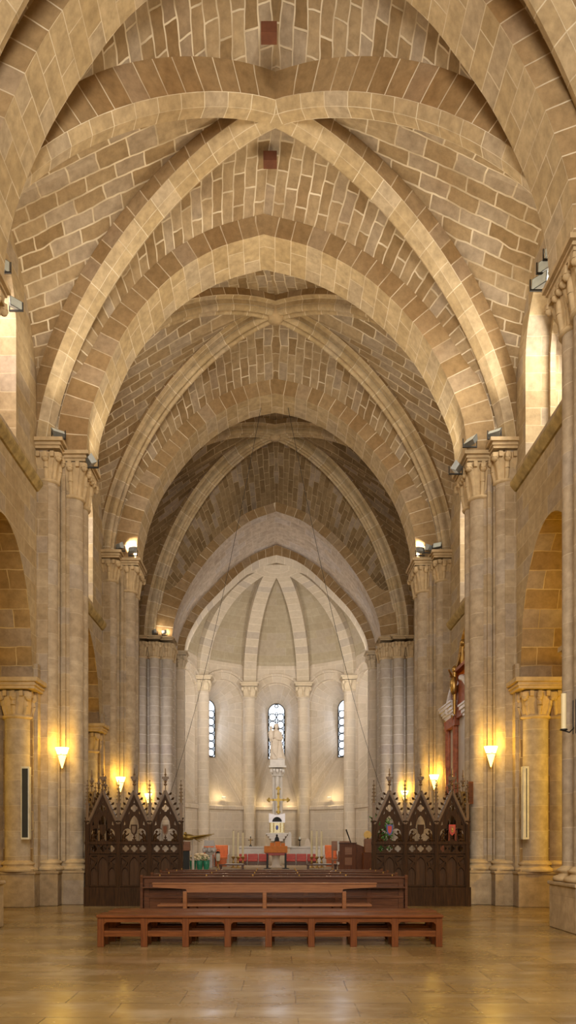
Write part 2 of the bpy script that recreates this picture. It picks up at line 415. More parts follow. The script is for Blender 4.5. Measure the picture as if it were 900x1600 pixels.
ARCH = {0: arch_curve([(x, h+.15) for x, h in A2]), 1: arch_curve(A1), 2: arch_curve(A2, -.32), 3: arch_curve(A3, -.05), 4: arch_curve(A4, 0)}
DEP = {0: .5, 1: .5, 2: .5, 3: .5, 4: .38}
WX = 6.0

# ------------------------------------------------------------------ setting
part('floor', 'floor', None, lambda m: m.quad((-13, -6, 0), (13, -6, 0), (13, 46.5, 0), (-13, 46.5, 0), 0, 0), kind='structure')

def wall_slices(mb, xf, y0, y1, z0, z1, openings):
    """wall face on plane x = xf between y0..y1; openings: list of functions y -> (zlo, zhi) or None, with their edges"""
    ys = set([y0, y1])
    for (a, b, f) in openings:
        for k in range(17): ys.add(a+(b-a)*k/16)
    ys = sorted(ys)
    for a, b in zip(ys, ys[1:]):
        mid = (a+b)/2; iv = [(z0, z0, z1, z1)]
        ops = sorted([o for o in openings if o[0] < mid < o[1]], key=lambda o: o[2](mid)[0])
        lo = (z0, z0); segs = []
        e = 1e-4
        for o in ops:
            ya, yb = max(a, o[0]+e), min(b, o[1]-e)
            la, ha = o[2](ya); lb, hb = o[2](yb)
            segs.append((lo[0], lo[1], la, lb)); lo = (ha, hb)
        segs.append((lo[0], lo[1], z1, z1))
        for (p, q, r, t) in segs:
            if r-p < 1e-3 and t-q < 1e-3: continue
            i = mb.add([(xf, a, p), (xf, b, q), (xf, b, t), (xf, a, r)])
            mb.face((i, i+1, i+2, i+3), [(a, p), (b, q), (b, t), (a, r)])
def arc_open(mid, half, z0, zs, zt, pw=2.0):
    f = lambda y: (z0, zs+(zt-zs)*max(0, 1-abs((y-mid)/half)**pw)**(1/pw))
    return (mid-half, mid+half, f)
def reveal(mb, op, x0, x1, bottom=True):
    a, b, f = op; e = 1e-4
    pts = [(a, f(a+e)[0])]
    for k in range(33):
        t = (1-math.cos(PI*k/32))/2; y = a+(b-a)*t; pts.append((y, f(min(b-e, max(a+e, y)))[1]))
    pts.append((b, f(b-e)[0]))
    P = [[(x0, y, z), (x1, y, z)] for y, z in pts]; U = []; acc = 0
    for i, (y, z) in enumerate(pts):
        if i: acc += math.hypot(y-pts[i-1][0], z-pts[i-1][1])
        U.append([(x0, acc), (x1, acc)])
    mb.grid(P, U, smooth=False)
    if bottom:
        mb.quad((x0, a, pts[0][1]), (x1, a, pts[0][1]), (x1, b, pts[0][1]), (x0, b, pts[0][1]))

for s, side in ((-1, 'left'), (1, 'right')):
    wl = MB(); rv = MB(); win = MB(); rv2 = MB()
    X = s*WX
    # bay 0, bay 1, bay 2: arcade arch, clerestory; bay 3 and the west end closed
    arc = {0: arc_open(10.4, 1.95, 0, 1.6+3.95, 1.6+7.15), 1: arc_open(16.95, 1.98, 0, 1.6+3.95, 1.6+7.2), 2: arc_open(23.8, 2.3, 0, 1.6+3.85, 1.6+7.0)}
    cl = {1: arc_open(16.95, 1.55, E+9.3, E+11.6, E+13.2) if s > 0 else arc_open(16.55, 1.15, E+9.3, E+11.9, E+13.2),
          0: arc_open(10.4, 1.5, E+9.3, E+11.6, E+13.2), 2: arc_open(23.75, 1.35, E+7.8, E+10.6, E+12.0)}
    wall_slices(wl, X, -6, 6.6, 0, 18.5, [])
    for b_, (y0, y1) in {0: (6.6, 13.6), 1: (13.6, 19.9), 2: (19.9, 27.1)}.items():
        wall_slices(wl, X, y0, y1, 0, 18.6, [arc[b_], cl[b_]])
        reveal(rv, arc[b_], X, s*7.3, False)
        reveal(rv2, cl[b_], X, s*7.45)
        a, b, f = cl[b_]
        # the order set half way through the clerestory reveal
        o2 = (a+.13, b-.13, (lambda f, a, b: lambda y: (f(y)[0], f(a+(y-a-.13)*(b-a)/(b-a-.26))[1]-.13))(f, a, b))
        reveal(rv2, o2, s*6.55, s*6.68, False)
        for xx in (6.55, 6.68):
            P = []
            for k in range(33):
                t = (1-math.cos(PI*k/32))/2; e = 1e-4
                P.append([(s*xx, a+(b-a)*t, f(min(b-e, max(a+e, a+(b-a)*t)))[1]), (s*xx, o2[0]+(o2[1]-o2[0])*t, o2[2](min(o2[1]-e, max(o2[0]+e, o2[0]+(o2[1]-o2[0])*t)))[1])])
            P = [[(s*xx, a, f(a+1e-4)[0]), (s*xx, o2[0], f(a+1e-4)[0])]]+P+[[(s*xx, b, f(a+1e-4)[0]), (s*xx, o2[1], f(a+1e-4)[0])]]
            rv2.grid(P, None, smooth=False)
        wm = MB()
        ys = [a+(b-a)*k/16 for k in range(17)]
        wm.grid([[(s*7.4, y, f(a+1e-4)[0]) for y in ys], [(s*7.4, y, f(min(b-1e-4, max(a+1e-4, y)))[1]) for y in ys]], None, smooth=False)
        wm.build('window_%d' % (b_*2+(1 if s > 0 else 2)), 'glass_clear', None, kind='structure')
    wall_slices(wl, X, 27.1, 38.4, 0, 18.6, [])
    w_o = wl.build('wall_'+side, 'wall', None, kind='structure')
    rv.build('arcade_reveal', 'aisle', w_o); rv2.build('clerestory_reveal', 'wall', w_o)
    # aisle beyond the arcade
    ai = MB(); ai.quad((s*12.5, -6, 0), (s*12.5, 38, 0), (s*12.5, 38, 9.6), (s*12.5, -6, 9.6))
    ai.quad((s*7.3, 38, 0), (s*12.5, 38, 0), (s*12.5, 38, 9.6), (s*7.3, 38, 9.6)); ai.quad((s*6, -6, 0), (s*12.5, -6, 0), (s*12.5, -6, 9.6), (s*6, -6, 9.6))
    wall_slices(ai, s*7.3, -6, 38, 0, 9.6, [arc[0], arc[1], arc[2]])
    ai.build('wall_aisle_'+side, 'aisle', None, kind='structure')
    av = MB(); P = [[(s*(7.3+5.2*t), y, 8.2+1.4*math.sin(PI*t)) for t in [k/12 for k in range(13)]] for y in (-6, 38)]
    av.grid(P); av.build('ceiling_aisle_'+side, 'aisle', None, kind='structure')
    # string courses
    tr = MB()
    for y0, y1, h in ((6.6, 13.2, 8.9), (14.5, 19.4, 8.9), (20.8, 26.6, 7.42)):
        sec = [(X+.02*s, h-.16), (X-.05*s, h-.15), (X-.14*s, h-.04), (X-.16*s, h+.0), (X-.16*s, h+.07), (X+.02*s, h+.22)]
        tr.grid([[(x, y, z+E) for x, z in sec] for y in [y0+(y1-y0)*k/8 for k in range(9)]], None, smooth=False)
    tr.build('trim_%d' % (1 if s < 0 else 2), 'moss', None, kind='structure')

# west end behind the camera
part('wall_west', 'wall', None, lambda m: (m.quad((-6, -6, 0), (6, -6, 0), (6, -6, 17.5), (-6, -6, 17.5))), kind='structure')
def west_vault(m):
    c = ARCH[0]; m.grid([[(x*1.1, y, z+.4) for x, z in c] for y in (-6, -2, 2, 7)])
part('ceiling_west', 'web', None, west_vault, kind='structure')

# ------------------------------------------------------------------ vaults
def extr(n_):
    """web curve of an arch (offset outward by its depth) as list (x, z)"""
    mb = MB(); c = [(x, 0, z) for x, z in ARCH[n_]]
    N, L = mb.sweep(c, [[(0, 0), (0, 1)]], (0, 1, 0))
    d = DEP[n_]
    out = [(Vector(p)-n*d) for p, n in zip(c, N)]
    return [(p.x, p.z) for p in out]
EX = {k: extr(k) for k in ARCH}
KEYH = {0: 15.75, 1: 15.9, 2: 16.15, 3: 16.25}
KEYX = {0: 0, 1: -.02, 2: -.03, 3: -.05}
RIBX = {0: 5.74, 1: 5.85, 2: 5.74, 3: 5.74, 4: 5.35}
def half_rib(p0, key, n=28, a=1.8):
    pts = []
    for k in range(41):
        th = PI/2*k/40; c = (1-(math.sin(th))**2)  # position fraction via superellipse
        u = 1-math.cos(th)**(2/a)*1.0; v = math.sin(th)**(2/a)
        pts.append(Vector((p0[0]+(key[0]-p0[0])*u, p0[1]+(key[1]-p0[1])*u, p0[2]+(key[2]-p0[2])*v)))
    return resample(pts, n)
def rolls(ws, depth, k):
    """k roll mouldings across width ws"""
    out = []; w_ = ws/k
    for i in range(k):
        c = -ws/2+w_*(i+.5)
        out.append([(c-w_*.46*math.cos(PI*t/8), -.10+ .13*math.sin(PI*t/8)) for t in range(9)])
    return out
SEC = {1: [[(-.31, -.95), (-.31, -.16)], [(-.31, -.16), (-.14, 0)], [(-.14, 0), (.14, 0)], [(.14, 0), (.31, -.16)], [(.31, -.16), (.31, -.95)]]}
def roll_sec(k, w_):
    g = [[(-w_/2-.12, -.8), (-w_/2-.12, -.28)], [(-w_/2-.12, -.28), (-w_/2, -.24)], [(-w_/2, -.24), (-w_/2, -.10)]]
    g += rolls(w_, .2, k)
    return g+[[(w_/2, -.10), (w_/2, -.24)], [(w_/2, -.24), (w_/2+.12, -.28)], [(w_/2+.12, -.28), (w_/2+.12, -.8)]]
SEC[0] = SEC[1]; SEC[2] = roll_sec(2, .42); SEC[3] = roll_sec(3, .52)
LIFT = {0: .58, 1: .58, 2: .5, 3: .5}
BAYNAME = {0: 'over the nearest bay above the camera', 1: 'with four plain chamfered ribs over the bay before the benches', 2: 'with double-roll ribs over the second bay', 3: 'with triple-roll ribs before the apse, shade put into its stone colour'}
WAP = {0: 14.1, 1: 14.1, 2: 13.6, 3: 13.2}
for b_ in range(4):
    ya = PY[b_]+TH; yb = PY[b_+1]; ym = (ya+yb)/2; key = (KEYX[b_], ym, E+KEYH[b_])
    vt = thing('rib_vault', 'stone quadripartite rib vault '+BAYNAME[b_], 'vault', (0, ym, 0))
    R = {}
    for s in (-1, 1):
        for e, yy, pn in ((0, ya+.05, b_), (1, yb-.05, b_+1)):
            R[(s, e)] = half_rib((s*RIBX[pn], yy, E+CAPH[pn]), key, a=(1.7 if e else 1.58) if b_ < 2 else 1.8)
    for s in (-1, 1):
        # a full diagonal rib is one part: from the near pier on side s to the far pier on the other side
        c = R[(s, 0)]+R[(-s, 1)][-2::-1]
        hd = Vector((c[-1].x-c[0].x, c[-1].y-c[0].y, 0)).normalized(); sv = Vector((-hd.y, hd.x, 0))
        sd = sv; rb = MB()
        # inward must point down: flip when needed
        N = sv.cross((c[1]-c[0]).normalized())
        if N.dot(Vector((-c[0].x, 0, 0))) < 0:
            sd = -sv
        rb.sweep(c, SEC[b_][1:-1], sd); ro = rb.build('diagonal_rib', 'rib', vt)
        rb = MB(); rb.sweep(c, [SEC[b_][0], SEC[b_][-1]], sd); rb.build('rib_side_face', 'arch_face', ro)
    if b_ in (2, 3):
        kb = MB(); kb.lathe(key[0], key[1], [(.05, -.12), (.2, -.1), (.26, 0), (.26, .2)], 12, key[2]); kb.build('keystone', 'carved', vt)
    # webs
    wb = MB()
    def top(c):   # rib curve lifted outward to the web surface
        out = []
        for i, p in enumerate(c):
            t = (c[min(i+1, len(c)-1)]-c[max(i-1, 0)]).normalized(); hor = Vector((t.x, t.y, 0)).normalized()
            nrm = Vector((-hor.x*t.z, -hor.y*t.z, math.hypot(t.x, t.y)))
            out.append(p+nrm*LIFT[b_])
        out[-1] = c[-1]+Vector((0, 0, LIFT[b_])); return out
    def ruled(A, B, m=7, bulge=0.0, lat=None):
        n = 28; A = resample(A, n); B = resample(B, n); P = []; U = []; acc = 0; pm = None
        for i in range(n+1):
            row = [A[i].lerp(B[i], j/m) for j in range(m+1)]
            for j in range(m+1): row[j] = row[j]+Vector((0, 0, bulge*math.sin(PI*j/m)*math.sin(PI*.5*i/n)))
            mid = A[i]
            if pm is not None: acc += ((A[i]-A[i-1]).length+(B[i]-B[i-1]).length)/2
            pm = mid; ln = (A[i]-B[i]).length
            P.append([tuple(p) for p in row])
            if lat: U.append([(abs(p.x), math.atan2(max(0, p.z-lat[1]), abs(p.y-ym)+.01)*5.3) for p in row])
            else: U.append([(ln*j/m, acc) for j in range(m+1)])
        wb.grid(P, U)
    for e, pn, yy in ((0, b_, ya-.02), (1, b_+1, yb+.02)):
        ex = EX[pn]; h = len(ex)//2
        for s in (-1, 1):
            half = ex[:h+1] if s < 0 else ex[h:][::-1]
            ruled([Vector((x, yy, z)) for x, z in half], top(R[(s, e)]), 7, .12)
    for s in (-1, 1):
        for e, yy in ((0, ya-.05), (1, yb+.05)):
            hs = CAPH[b_+e]-.6; ha = WAP[b_]; hl = abs(ym-yy)
            rel = [(0, 0), (.10, .42), (.24, .62), (.47, .80), (.78, .93), (1, 1)]
            W = spline([Vector((s*(WX+.02), yy+(ym-yy)*u, E+hs+(ha-hs)*v)) for u, v in rel], 28)
            ruled(top(R[(s, e)]), W, 7, .15, (ym, E+CAPH[b_+e]-.6))
    wb.build('ceiling_bay_%d' % (b_+1), 'web_shaded' if b_ == 3 else 'web', None, kind='structure')
    if b_ == 1:
        for (hx, hy, hz) in ((-.15, 15.3, 16.02), (-.15, 18.15, 16.02)):
            part('hatch', 'hole', vt, lambda m: m.box(hx-.16, hx+.16, hy-.12, hy+.12, hz+E-.02, hz+E+.2), label='small square dark opening in the vault')

# transverse arches
AN = {0: 'broad pointed stone arch overhead behind the camera', 1: 'nearest broad pointed stone arch crossing the top of the view', 2: 'broad pointed stone arch carried by the sconce-lit piers beside the carved screens',
      3: 'pointed stone arch between the double-roll vault and the shaded vault'}
for k in (0, 1, 2, 3):
    y = PY[k]; t = thing('transverse_arch', AN[k], 'arch', (0, y, 0)); c = [(x, y, z) for x, z in ARCH[k]]
    m = MB(); m.sweep(c, [[(0, 0), (TH, 0)]], (0, 1, 0)); m.build('soffit', 'arch', t)
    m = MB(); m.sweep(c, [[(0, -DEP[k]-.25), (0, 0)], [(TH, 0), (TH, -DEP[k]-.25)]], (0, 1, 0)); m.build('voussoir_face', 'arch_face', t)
# the deep chancel arch: outer order, flaring soffit, inner order
t = thing('chancel_arch', 'deep pale pointed arch of two orders framing the apse', 'arch', (0, PY[4], 0))
M['chancel'] = stone('chancel_arch_stone', .75, .40, (.46, .38, .30), (.56, .47, .38), (.66, .58, .47), .008, warp=.03, stain_amt=.25, grey=(.46, .42, .40))
B4 = [(4.74, 8.95), (4.62, 9.75), (4.18, 10.75), (3.7, 11.4), (3.0, 12.15), (2.3, 12.85), (1.1, 13.65), (0, 14.1)]
I4 = [(4.40, 8.95), (4.28, 9.6), (3.95, 10.3), (3.5, 11.0), (3.05, 11.5), (2.35, 12.2), (1.6, 12.9), (.85, 13.38), (0, 13.62)]
BY = 36.5
ca = ARCH[4]; cb = arch_curve(B4); ci = arch_curve(I4)
m = MB(); P = []; U = []; acc = 0
for i in range(len(ca)):
    if i: acc += math.hypot(ca[i][0]-ca[i-1][0], ca[i][1]-ca[i-1][1])
    P.append([(ca[i][0]*(1-f)+cb[i][0]*f, PY[4]*(1-f)+BY*f, ca[i][1]*(1-f)+cb[i][1]*f) for f in (0, .25, .5, .75, 1)]); U.append([(acc, f*2.7) for f in (0, .25, .5, .75, 1)])
m.grid(P, U); m.build('soffit', 'chancel', t)
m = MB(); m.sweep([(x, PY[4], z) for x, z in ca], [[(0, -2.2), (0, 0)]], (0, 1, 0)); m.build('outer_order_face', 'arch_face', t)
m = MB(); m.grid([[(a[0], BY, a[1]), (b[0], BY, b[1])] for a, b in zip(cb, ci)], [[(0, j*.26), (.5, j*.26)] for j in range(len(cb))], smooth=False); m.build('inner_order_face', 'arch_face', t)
m = MB(); m.sweep([(x, BY, z) for x, z in ci], [[(0, 0), (1.0, 0)], [(1.0, 0), (1.0, -1.6)]], (0, 1, 0)); m.build('inner_soffit', 'apse_rib', t)

# ------------------------------------------------------------------ piers
def superell(cx, cy, r, a, f, z, n=32):
    """section morphing from circle radius r (f=0) to square half side a (f=1)"""
    p = 2+10*f; R = r*(1-f)+a*f; out = []
    for j in range(n+1):
        th = 2*PI*j/n+PI/4; c, s_ = math.cos(th), math.sin(th); k = (abs(c)**p+abs(s_)**p)**(-1/p)
        out.append((cx+R*k*c, cy+R*k*s_, z))
    return out
def capital(mb, cx, cy, zn, zt, r, a, leaves=True):
    hb = (zt-zn); za = zt-hb*.24
    rows = []
    for t_ in [k/10 for k in range(11)]:
        f = t_**1.7; rows.append(superell(cx, cy, r*(1.0+.02*t_), a*.92, f, zn+(za-zn)*t_))
    mb.grid(rows)
    mb.lathe(cx, cy, [(r, -.05), (r+.05, -.03), (r+.06, 0), (r+.05, .03), (r, .05)], 20, zn)
    if leaves:
        for j in range(8):
            th = PI/4*j+PI/4; d = 1.28 if j % 2 == 0 else .93; rr = a*d
            pts = [(r*1.0, zn+.04), (r*1.12+.02, zn+hb*.32), (rr*.80, zn+hb*.60), (rr*.98, za-.05), (rr*1.0, za-.16)]
            q = [Vector((cx+R_*math.cos(th), cy+R_*math.sin(th), z_)) for R_, z_ in pts]
            for i in range(4): mb.tube(q[i], q[i+1], .055+.012*i, .06+.012*i, 6)
            mb.ball(q[-1], .085, 7, 5)
        for dx, dy in ((0, -1), (0, 1), (-1, 0), (1, 0)):
            for k in (-.5, 0, .5):
                mb.box(cx+dx*a*.93+(dy != 0)*k*a-.045, cx+dx*a*.93+(dy != 0)*k*a+.045, cy+dy*a*.93+(dx != 0)*k*a-.045, cy+dy*a*.93+(dx != 0)*k*a+.045, za-.13, za)
def abacus(mb, x0, x1, y0, y1, z0, z1):
    h = z1-z0
    for k, (a, b, o) in enumerate(((0, .28, .03), (.28, .42, .07), (.42, .62, .05), (.62, 1, .12))):
        mb.box(min(x0, x1)-o, max(x0, x1)+o, y0-o, y1+o, z0+h*a, z0+h*b)
def base(mb, cx, cy, z0, z1, r):
    h = z1-z0
    mb.lathe(cx, cy, [(r+.13, 0), (r+.17, .12*h), (r+.15, .3*h), (r+.07, .4*h), (r+.04, .55*h), (r+.09, .62*h), (r+.10, .75*h), (r+.05, .86*h), (r, h)], 20, z0)
PN = {(1, 1): 'nearest stone pier at the right edge of the view, holding a candle bracket', (-1, 1): 'nearest stone pier at the left edge of the view',
      (1, 2): 'tall clustered stone pier with a lit sconce, behind the right-hand carved screen', (-1, 2): 'tall clustered stone pier with a lit sconce, beside the left-hand carved screen',
      (1, 3): 'clustered stone pier beyond the red altarpiece on the right', (-1, 3): 'second clustered stone pier on the left, sconce above the screen gables',
      (1, 0): 'stone pier on the right behind the camera', (-1, 0): 'stone pier on the left behind the camera'}
for s in (-1, 1):
    for k in (0, 1, 2, 3):
        f = PY[k]; b = f+TH; ct = E+CAPH[k]; sx = SX[k]
        pr = thing('clustered_pier', PN[(s, k)], 'pier', (s*6, f+.6, 0))
        core = MB()
        core.box(s*(sx+.04), s*7.3, f+.08, b-.08, .9, ct)
        core.box(s*(sx+.26), s*7.3, f-.02, b+.02, .9, ct)
        core.box(s*5.72, s*7.3, f-.30, b+.30, .9, ct)
        core.box(s*5.9, s*7.3, f-.52, b+.52, .9, ct-5.5)
        core.box(s*(sx+.12), s*(sx+.2), f-.0, f+.3, 1.1, ct)
        core.build('core', 'pier_box', pr)
        zt = ct-.75
        # coupled shafts towards the nave
        for yy in (f+.33, f+.87):
            part('shaft', 'pier', pr, lambda m: m.lathe(s*sx, yy, [(.245, 0), (.245, zt-.35-1.1)], 22, 1.1))
            def cp(m):
                capital(m, s*sx, yy, zt-.35, ct-.02, .25, .40); 
            part('capital', 'carved', pr, cp)
        part('abacus', 'carved', pr, lambda m: abacus(m, s*(sx-.36), s*(sx+.4), f+.02, b-.02, ct-.24, ct))
        for yy in (f-.05, b+.05):
            part('shaft', 'pier', pr, lambda m: m.lathe(s*5.76, yy, [(.225, 0), (.225, zt-.1-1.1)], 20, 1.1))
            part('capital', 'carved', pr, lambda m: capital(m, s*5.76, yy, zt-.1, ct+.02, .225, .36))
            part('abacus', 'carved', pr, lambda m: abacus(m, s*5.42, s*6.02, yy-.34, yy+.34, ct-.12, ct+.12))
        # bases and plinth
        bs = MB()
        for yy in (f+.33, f+.87): base(bs, s*sx, yy, .88, 1.16, .245)
        for yy in (f-.05, b+.05): base(bs, s*5.76, yy, .88, 1.16, .225)
        bs.build('shaft_bases', 'carved', pr)
        pl = MB()
        for (x0, ya_, yb_) in ((sx-.36, f-.05, b+.05), (sx+.2, f-.42, b+.42), (5.88, f-.85, b+.85)):
            pl.box(s*x0, s*7.42, ya_, yb_, 0, .86); pl.box(s*(x0+.05), s*7.36, ya_+.05, yb_-.05, .86, .93)
            pl.box(s*(x0-.03), s*7.42, ya_-.03, yb_+.03, .80, .87)
        pl.build('plinth', 'plinth', pr, bevel=.02)
        # arcade responds: coupled half columns facing along the nave
        if k in (1, 2, 3):
            for yy, hc in ((f-.66, E+3.95), (b+.66, E+3.95)):
                for xx in (6.38, 7.05):
                    part('arcade_shaft', 'pier', pr, lambda m: m.lathe(s*xx, yy+(.14 if yy < f else -.14), [(.32, 0), (.32, hc-.85-1.1)], 24, 1.1))
                    part('arcade_capital', 'carved', pr, lambda m: capital(m, s*xx, yy+(.14 if yy < f else -.14), hc-.9, hc-.1, .32, .40))
                part('impost', 'carved', pr, lambda m: abacus(m, s*5.86, s*7.4, yy-.33, yy+.5, hc-.26, hc))
            for xx in (6.38, 7.05):
                for yy in (f-.52, b+.52): part('arcade_base', 'carved', pr, lambda m: base(m, s*xx, yy, .86, 1.14, .32))
# crossing piers before the apse
for s in (-1, 1):
    f = PY[4]; ct = E+CAPH[4]
    pr = thing('clustered_pier', 'pale grey clustered pier of stepped shafts at the %s side of the apse arch' % ('left' if s < 0 else 'right'), 'pier', (s*5.6, f+.6, 0))
    c = MB()
    c.box(s*5.72, s*7, f+.05, f+2.7, 0, ct-.2); c.box(s*5.08, s*7, f+.2, f+2.7, 0, ct-.2); c.box(s*4.72, s*7, f+.45, BY, 0, ct)
    c.box(s*4.46, s*7, BY, BY+1.0, 0, E+8.95)
    c.build('core', 'pier_grey', pr)
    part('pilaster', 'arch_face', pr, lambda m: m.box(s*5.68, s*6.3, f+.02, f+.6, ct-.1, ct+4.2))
    for xx, yy, r in ((5.95, f+.02, .23), (5.38, f+.08, .235), (4.86, f+.3, .25), (4.86, f+.9, .25)):
        part('shaft', 'pier_grey', pr, lambda m: m.lathe(s*xx, yy, [(r, 0), (r, ct-.9)], 20, 0))
        part('capital', 'carved', pr, lambda m: capital(m, s*xx, yy, ct-.9, ct-.05, r, .31))
        part('abacus', 'carved', pr, lambda m: abacus(m, s*(xx-.25), s*(xx+.3), yy-.26, yy+.26, ct-.12, ct))
    part('shaft', 'apse', pr, lambda m: m.lathe(s*4.62, BY-.05, [(.24, 0), (.24, E+8.2)], 20, 0))
    part('capital', 'carved_apse', pr, lambda m: (capital(m, s*4.62, BY-.05, E+8.2, E+8.95, .24, .33), abacus(m, s*4.3, s*4.95, BY-.35, BY+.3, E+8.8, E+8.97)))

# ------------------------------------------------------------------ apse
AZ = 39.2; AR = 5.2; AH = E+9.0
def av(deg, r=AR): return (r*math.sin(math.radians(deg)), AZ+r*math.cos(math.radians(deg)))
angs = [-90, -54, -18, 18, 54, 90]
aw = MB(); av_ = MB(); key = Vector((0, AZ-.15, E+14.25))
def arib(deg, r0=AR, n=24, kz=0):
    out = []
    for i in range(41):
        th = PI/2*i/40; u = math.cos(th)**(2/2.0); v = math.sin(th)**(2/2.1)
        x, y = av(deg, r0)
        out.append(Vector((key.x+(x-key.x)*u, key.y+(y-key.y)*u, AH+(key.z+kz-AH)*v)))
    return resample(out, n)
hood = MB(); ledge = MB()
apse = []
for i in range(5):
    a0, a1 = angs[i], angs[i+1]; (xa, ya), (xb, yb) = av(a0), av(a1)
    A = Vector((xa, ya, 0)); B = Vector((xb, yb, 0)); c = (A+B)/2; u = (B-A).normalized(); L = (B-A).length
    nrm = Vector((u.y, -u.x, 0));
    if nrm.dot(Vector((0, AZ, 0))-c) > 0: nrm = -nrm       # outward
    hw = 1.28; zs = E+7.85; zb = E+2.05; whole = E+10.1
    def pt(x, z, d=0): return tuple(c+u*x+nrm*d+Vector((0, 0, z)))
    # panel with a round-headed niche, in slices
    xs = [-L/2, -hw]+[-hw*math.cos(PI*k/16) for k in range(1, 16)]+[hw, L/2]
    def top_(x): return zs+math.sqrt(max(0, hw*hw-x*x))
    for p, q in zip(xs, xs[1:]):
        mid = (p+q)/2
        if abs(mid) > hw: segs = [(0, 0, whole, whole)]
        else: segs = [(0, 0, zb, zb), (top_(p), top_(q), whole, whole)]
        for (l0, l1, h0, h1) in segs:
            k = aw.add([pt(p, l0), pt(q, l1), pt(q, h1), pt(p, h0)]); aw.face((k, k+1, k+2, k+3), [(p, l0), (q, l1), (q, h1), (p, h0)])
    # splayed reveal
    ww = .5; wzs = E+7.75; wzb = E+4.95; D = 1.9
    def outline(w_, z0, z1):
        return [(-w_, z0)]+[(-w_, z0+(z1-z0)*k/6) for k in range(1, 6)]+[(-w_*math.cos(PI*k/16), z1+w_*math.sin(PI*k/16)) for k in range(17)]+[(w_, z1+(z0-z1)*k/6) for k in range(1, 6)]+[(w_, z0)]
    of = outline(hw, zb, zs); ob = outline(ww, wzb, wzs)
    P = []; U = []; acc = 0
    for j, (p, q) in enumerate(zip(of, ob)):
        if j: acc += math.hypot(p[0]-of[j-1][0], p[1]-of[j-1][1])
        f1 = .07; e_ = (p[0]*(1-f1)+q[0]*f1, p[1]*(1-f1)+q[1]*f1); h_ = (e_[0]*.5+q[0]*.5, e_[1]*.5+q[1]*.5)
        P.append([pt(p[0], p[1], 0), pt(p[0], p[1], .14), pt(e_[0], e_[1], .15), pt(h_[0], h_[1], D*.5), pt(q[0], q[1], D)]); U.append([(f, acc) for f in (.3, .44, .5, 1.4, 2.3)])
    aw.grid(P, U, smooth=False)
    aw.grid([P[0], P[-1]], [[(0, .05+q*.1) for q in range(5)], [(2.5, .05+q*.1) for q in range(5)]], smooth=False)
    # window: glass and circle tracery
    wm = MB(); g = [(x, z) for x, z in outline(ww, wzb, wzs)]
    k = wm.add([pt(x, z, D+.04) for x, z in g]); wm.face(list(range(k, k+len(g))))
    wo = wm.build('window_%d' % (11+i), 'glass_win', None, kind='structure')
    tm = MB(); zz = wzb+.03; r = .215
    def ring(cx_, cz_, r_, w_=.03):
        for q in range(16):
            a_, b_ = 2*PI*q/16, 2*PI*(q+1)/16
            tm.tube(pt(cx_+r_*math.cos(a_), cz_+r_*math.sin(a_), D-.03), pt(cx_+r_*math.cos(b_), cz_+r_*math.sin(b_), D-.03), w_, None, 5)
    while zz+2*r < wzs+.32:
        for xx in (-.235, .235): ring(xx, zz+r, r)
        ring(0, zz+2*r+.01, .07, .022)
        for xx in (-.43, .43): ring(xx, zz+2*r+.01, .045, .02)
        zz += 2*r+.02
    ring(0, wzs+.36, .10)
    for p_, q_ in zip(g, g[1:]+g[:1]): tm.tube(pt(p_[0]*.97, p_[1], D-.03), pt(q_[0]*.97, q_[1], D-.03), .03, None, 5)
    tm.build('tracery', 'iron', wo)
    # hood mould with radiating voussoirs, ledge
    for r0, dr, pr_ in ((1.29, .10, .05), (1.38, .30, .02), (1.66, .12, .12)):
        P = []; U = []
        for j in range(25):
            th = PI*j/24; cs, sn = -math.cos(th), math.sin(th)
            P.append([pt(cs*r0, zs+sn*r0, -.0), pt(cs*r0, zs+sn*r0, -pr_), pt(cs*(r0+dr), zs+sn*(r0+dr), -pr_), pt(cs*(r0+dr), zs+sn*(r0+dr), .02)])
            U.append([(0, j*.17), (.1, j*.17), (.1+dr, j*.17), (.3+dr, j*.17)])
        hood.grid(P, U, smooth=False)
    P = [[pt(x, z, d) for d, z in ((0, E+1.78), (-.10, E+1.82), (-.12, E+1.98), (0, E+2.06))] for x in (-L/2, L/2)]
    ledge.grid(P, None, smooth=False)
    # web
    RA = arib(a0); RB = arib(a1)
    m_ = 12; P = []; U = []
    for k in range(25):
        t_ = k/24; row = []; ur = []
        for j in range(m_+1):
            f = j/m_; xx = (f-.5)*L; 
            hz = zs+math.sqrt(max(0, 1.72**2-xx*xx)) if abs(xx) < 1.72 else AH
            t0 = max(0, min(.4, (hz-AH)/7.0)); tt = t0+(1-t0)*t_; q = tt*24; i0 = min(23, int(q)); ff = q-i0
            pa = RA[i0].lerp(RA[i0+1], ff); pb = RB[i0].lerp(RB[i0+1], ff); p = pa.lerp(pb, f)
            out = Vector((p.x, p.y-AZ, 0)); out = out.normalized()*0 if out.length < .01 else out.normalized()
            bul = .28*math.sin(PI*f)*math.sin(PI*min(1, tt*1.0))
            row.append(tuple(p+out*bul+nrm*.05)); ur.append((xx*(1-tt*.6), tt*8.2))
        P.append(row); U.append(ur)
    av_.grid(P, U)
w_o = aw.build('wall_apse', 'apse', None, kind='structure')
hood.build('window_hood_mould', 'apse', w_o); ledge.build('ledge', 'apse', w_o)
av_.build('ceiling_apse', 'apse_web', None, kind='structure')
t = thing('apse_vault_ribs', 'fan of broad pale ribs meeting at the crown of the apse', 'vault', (0, AZ, 0))
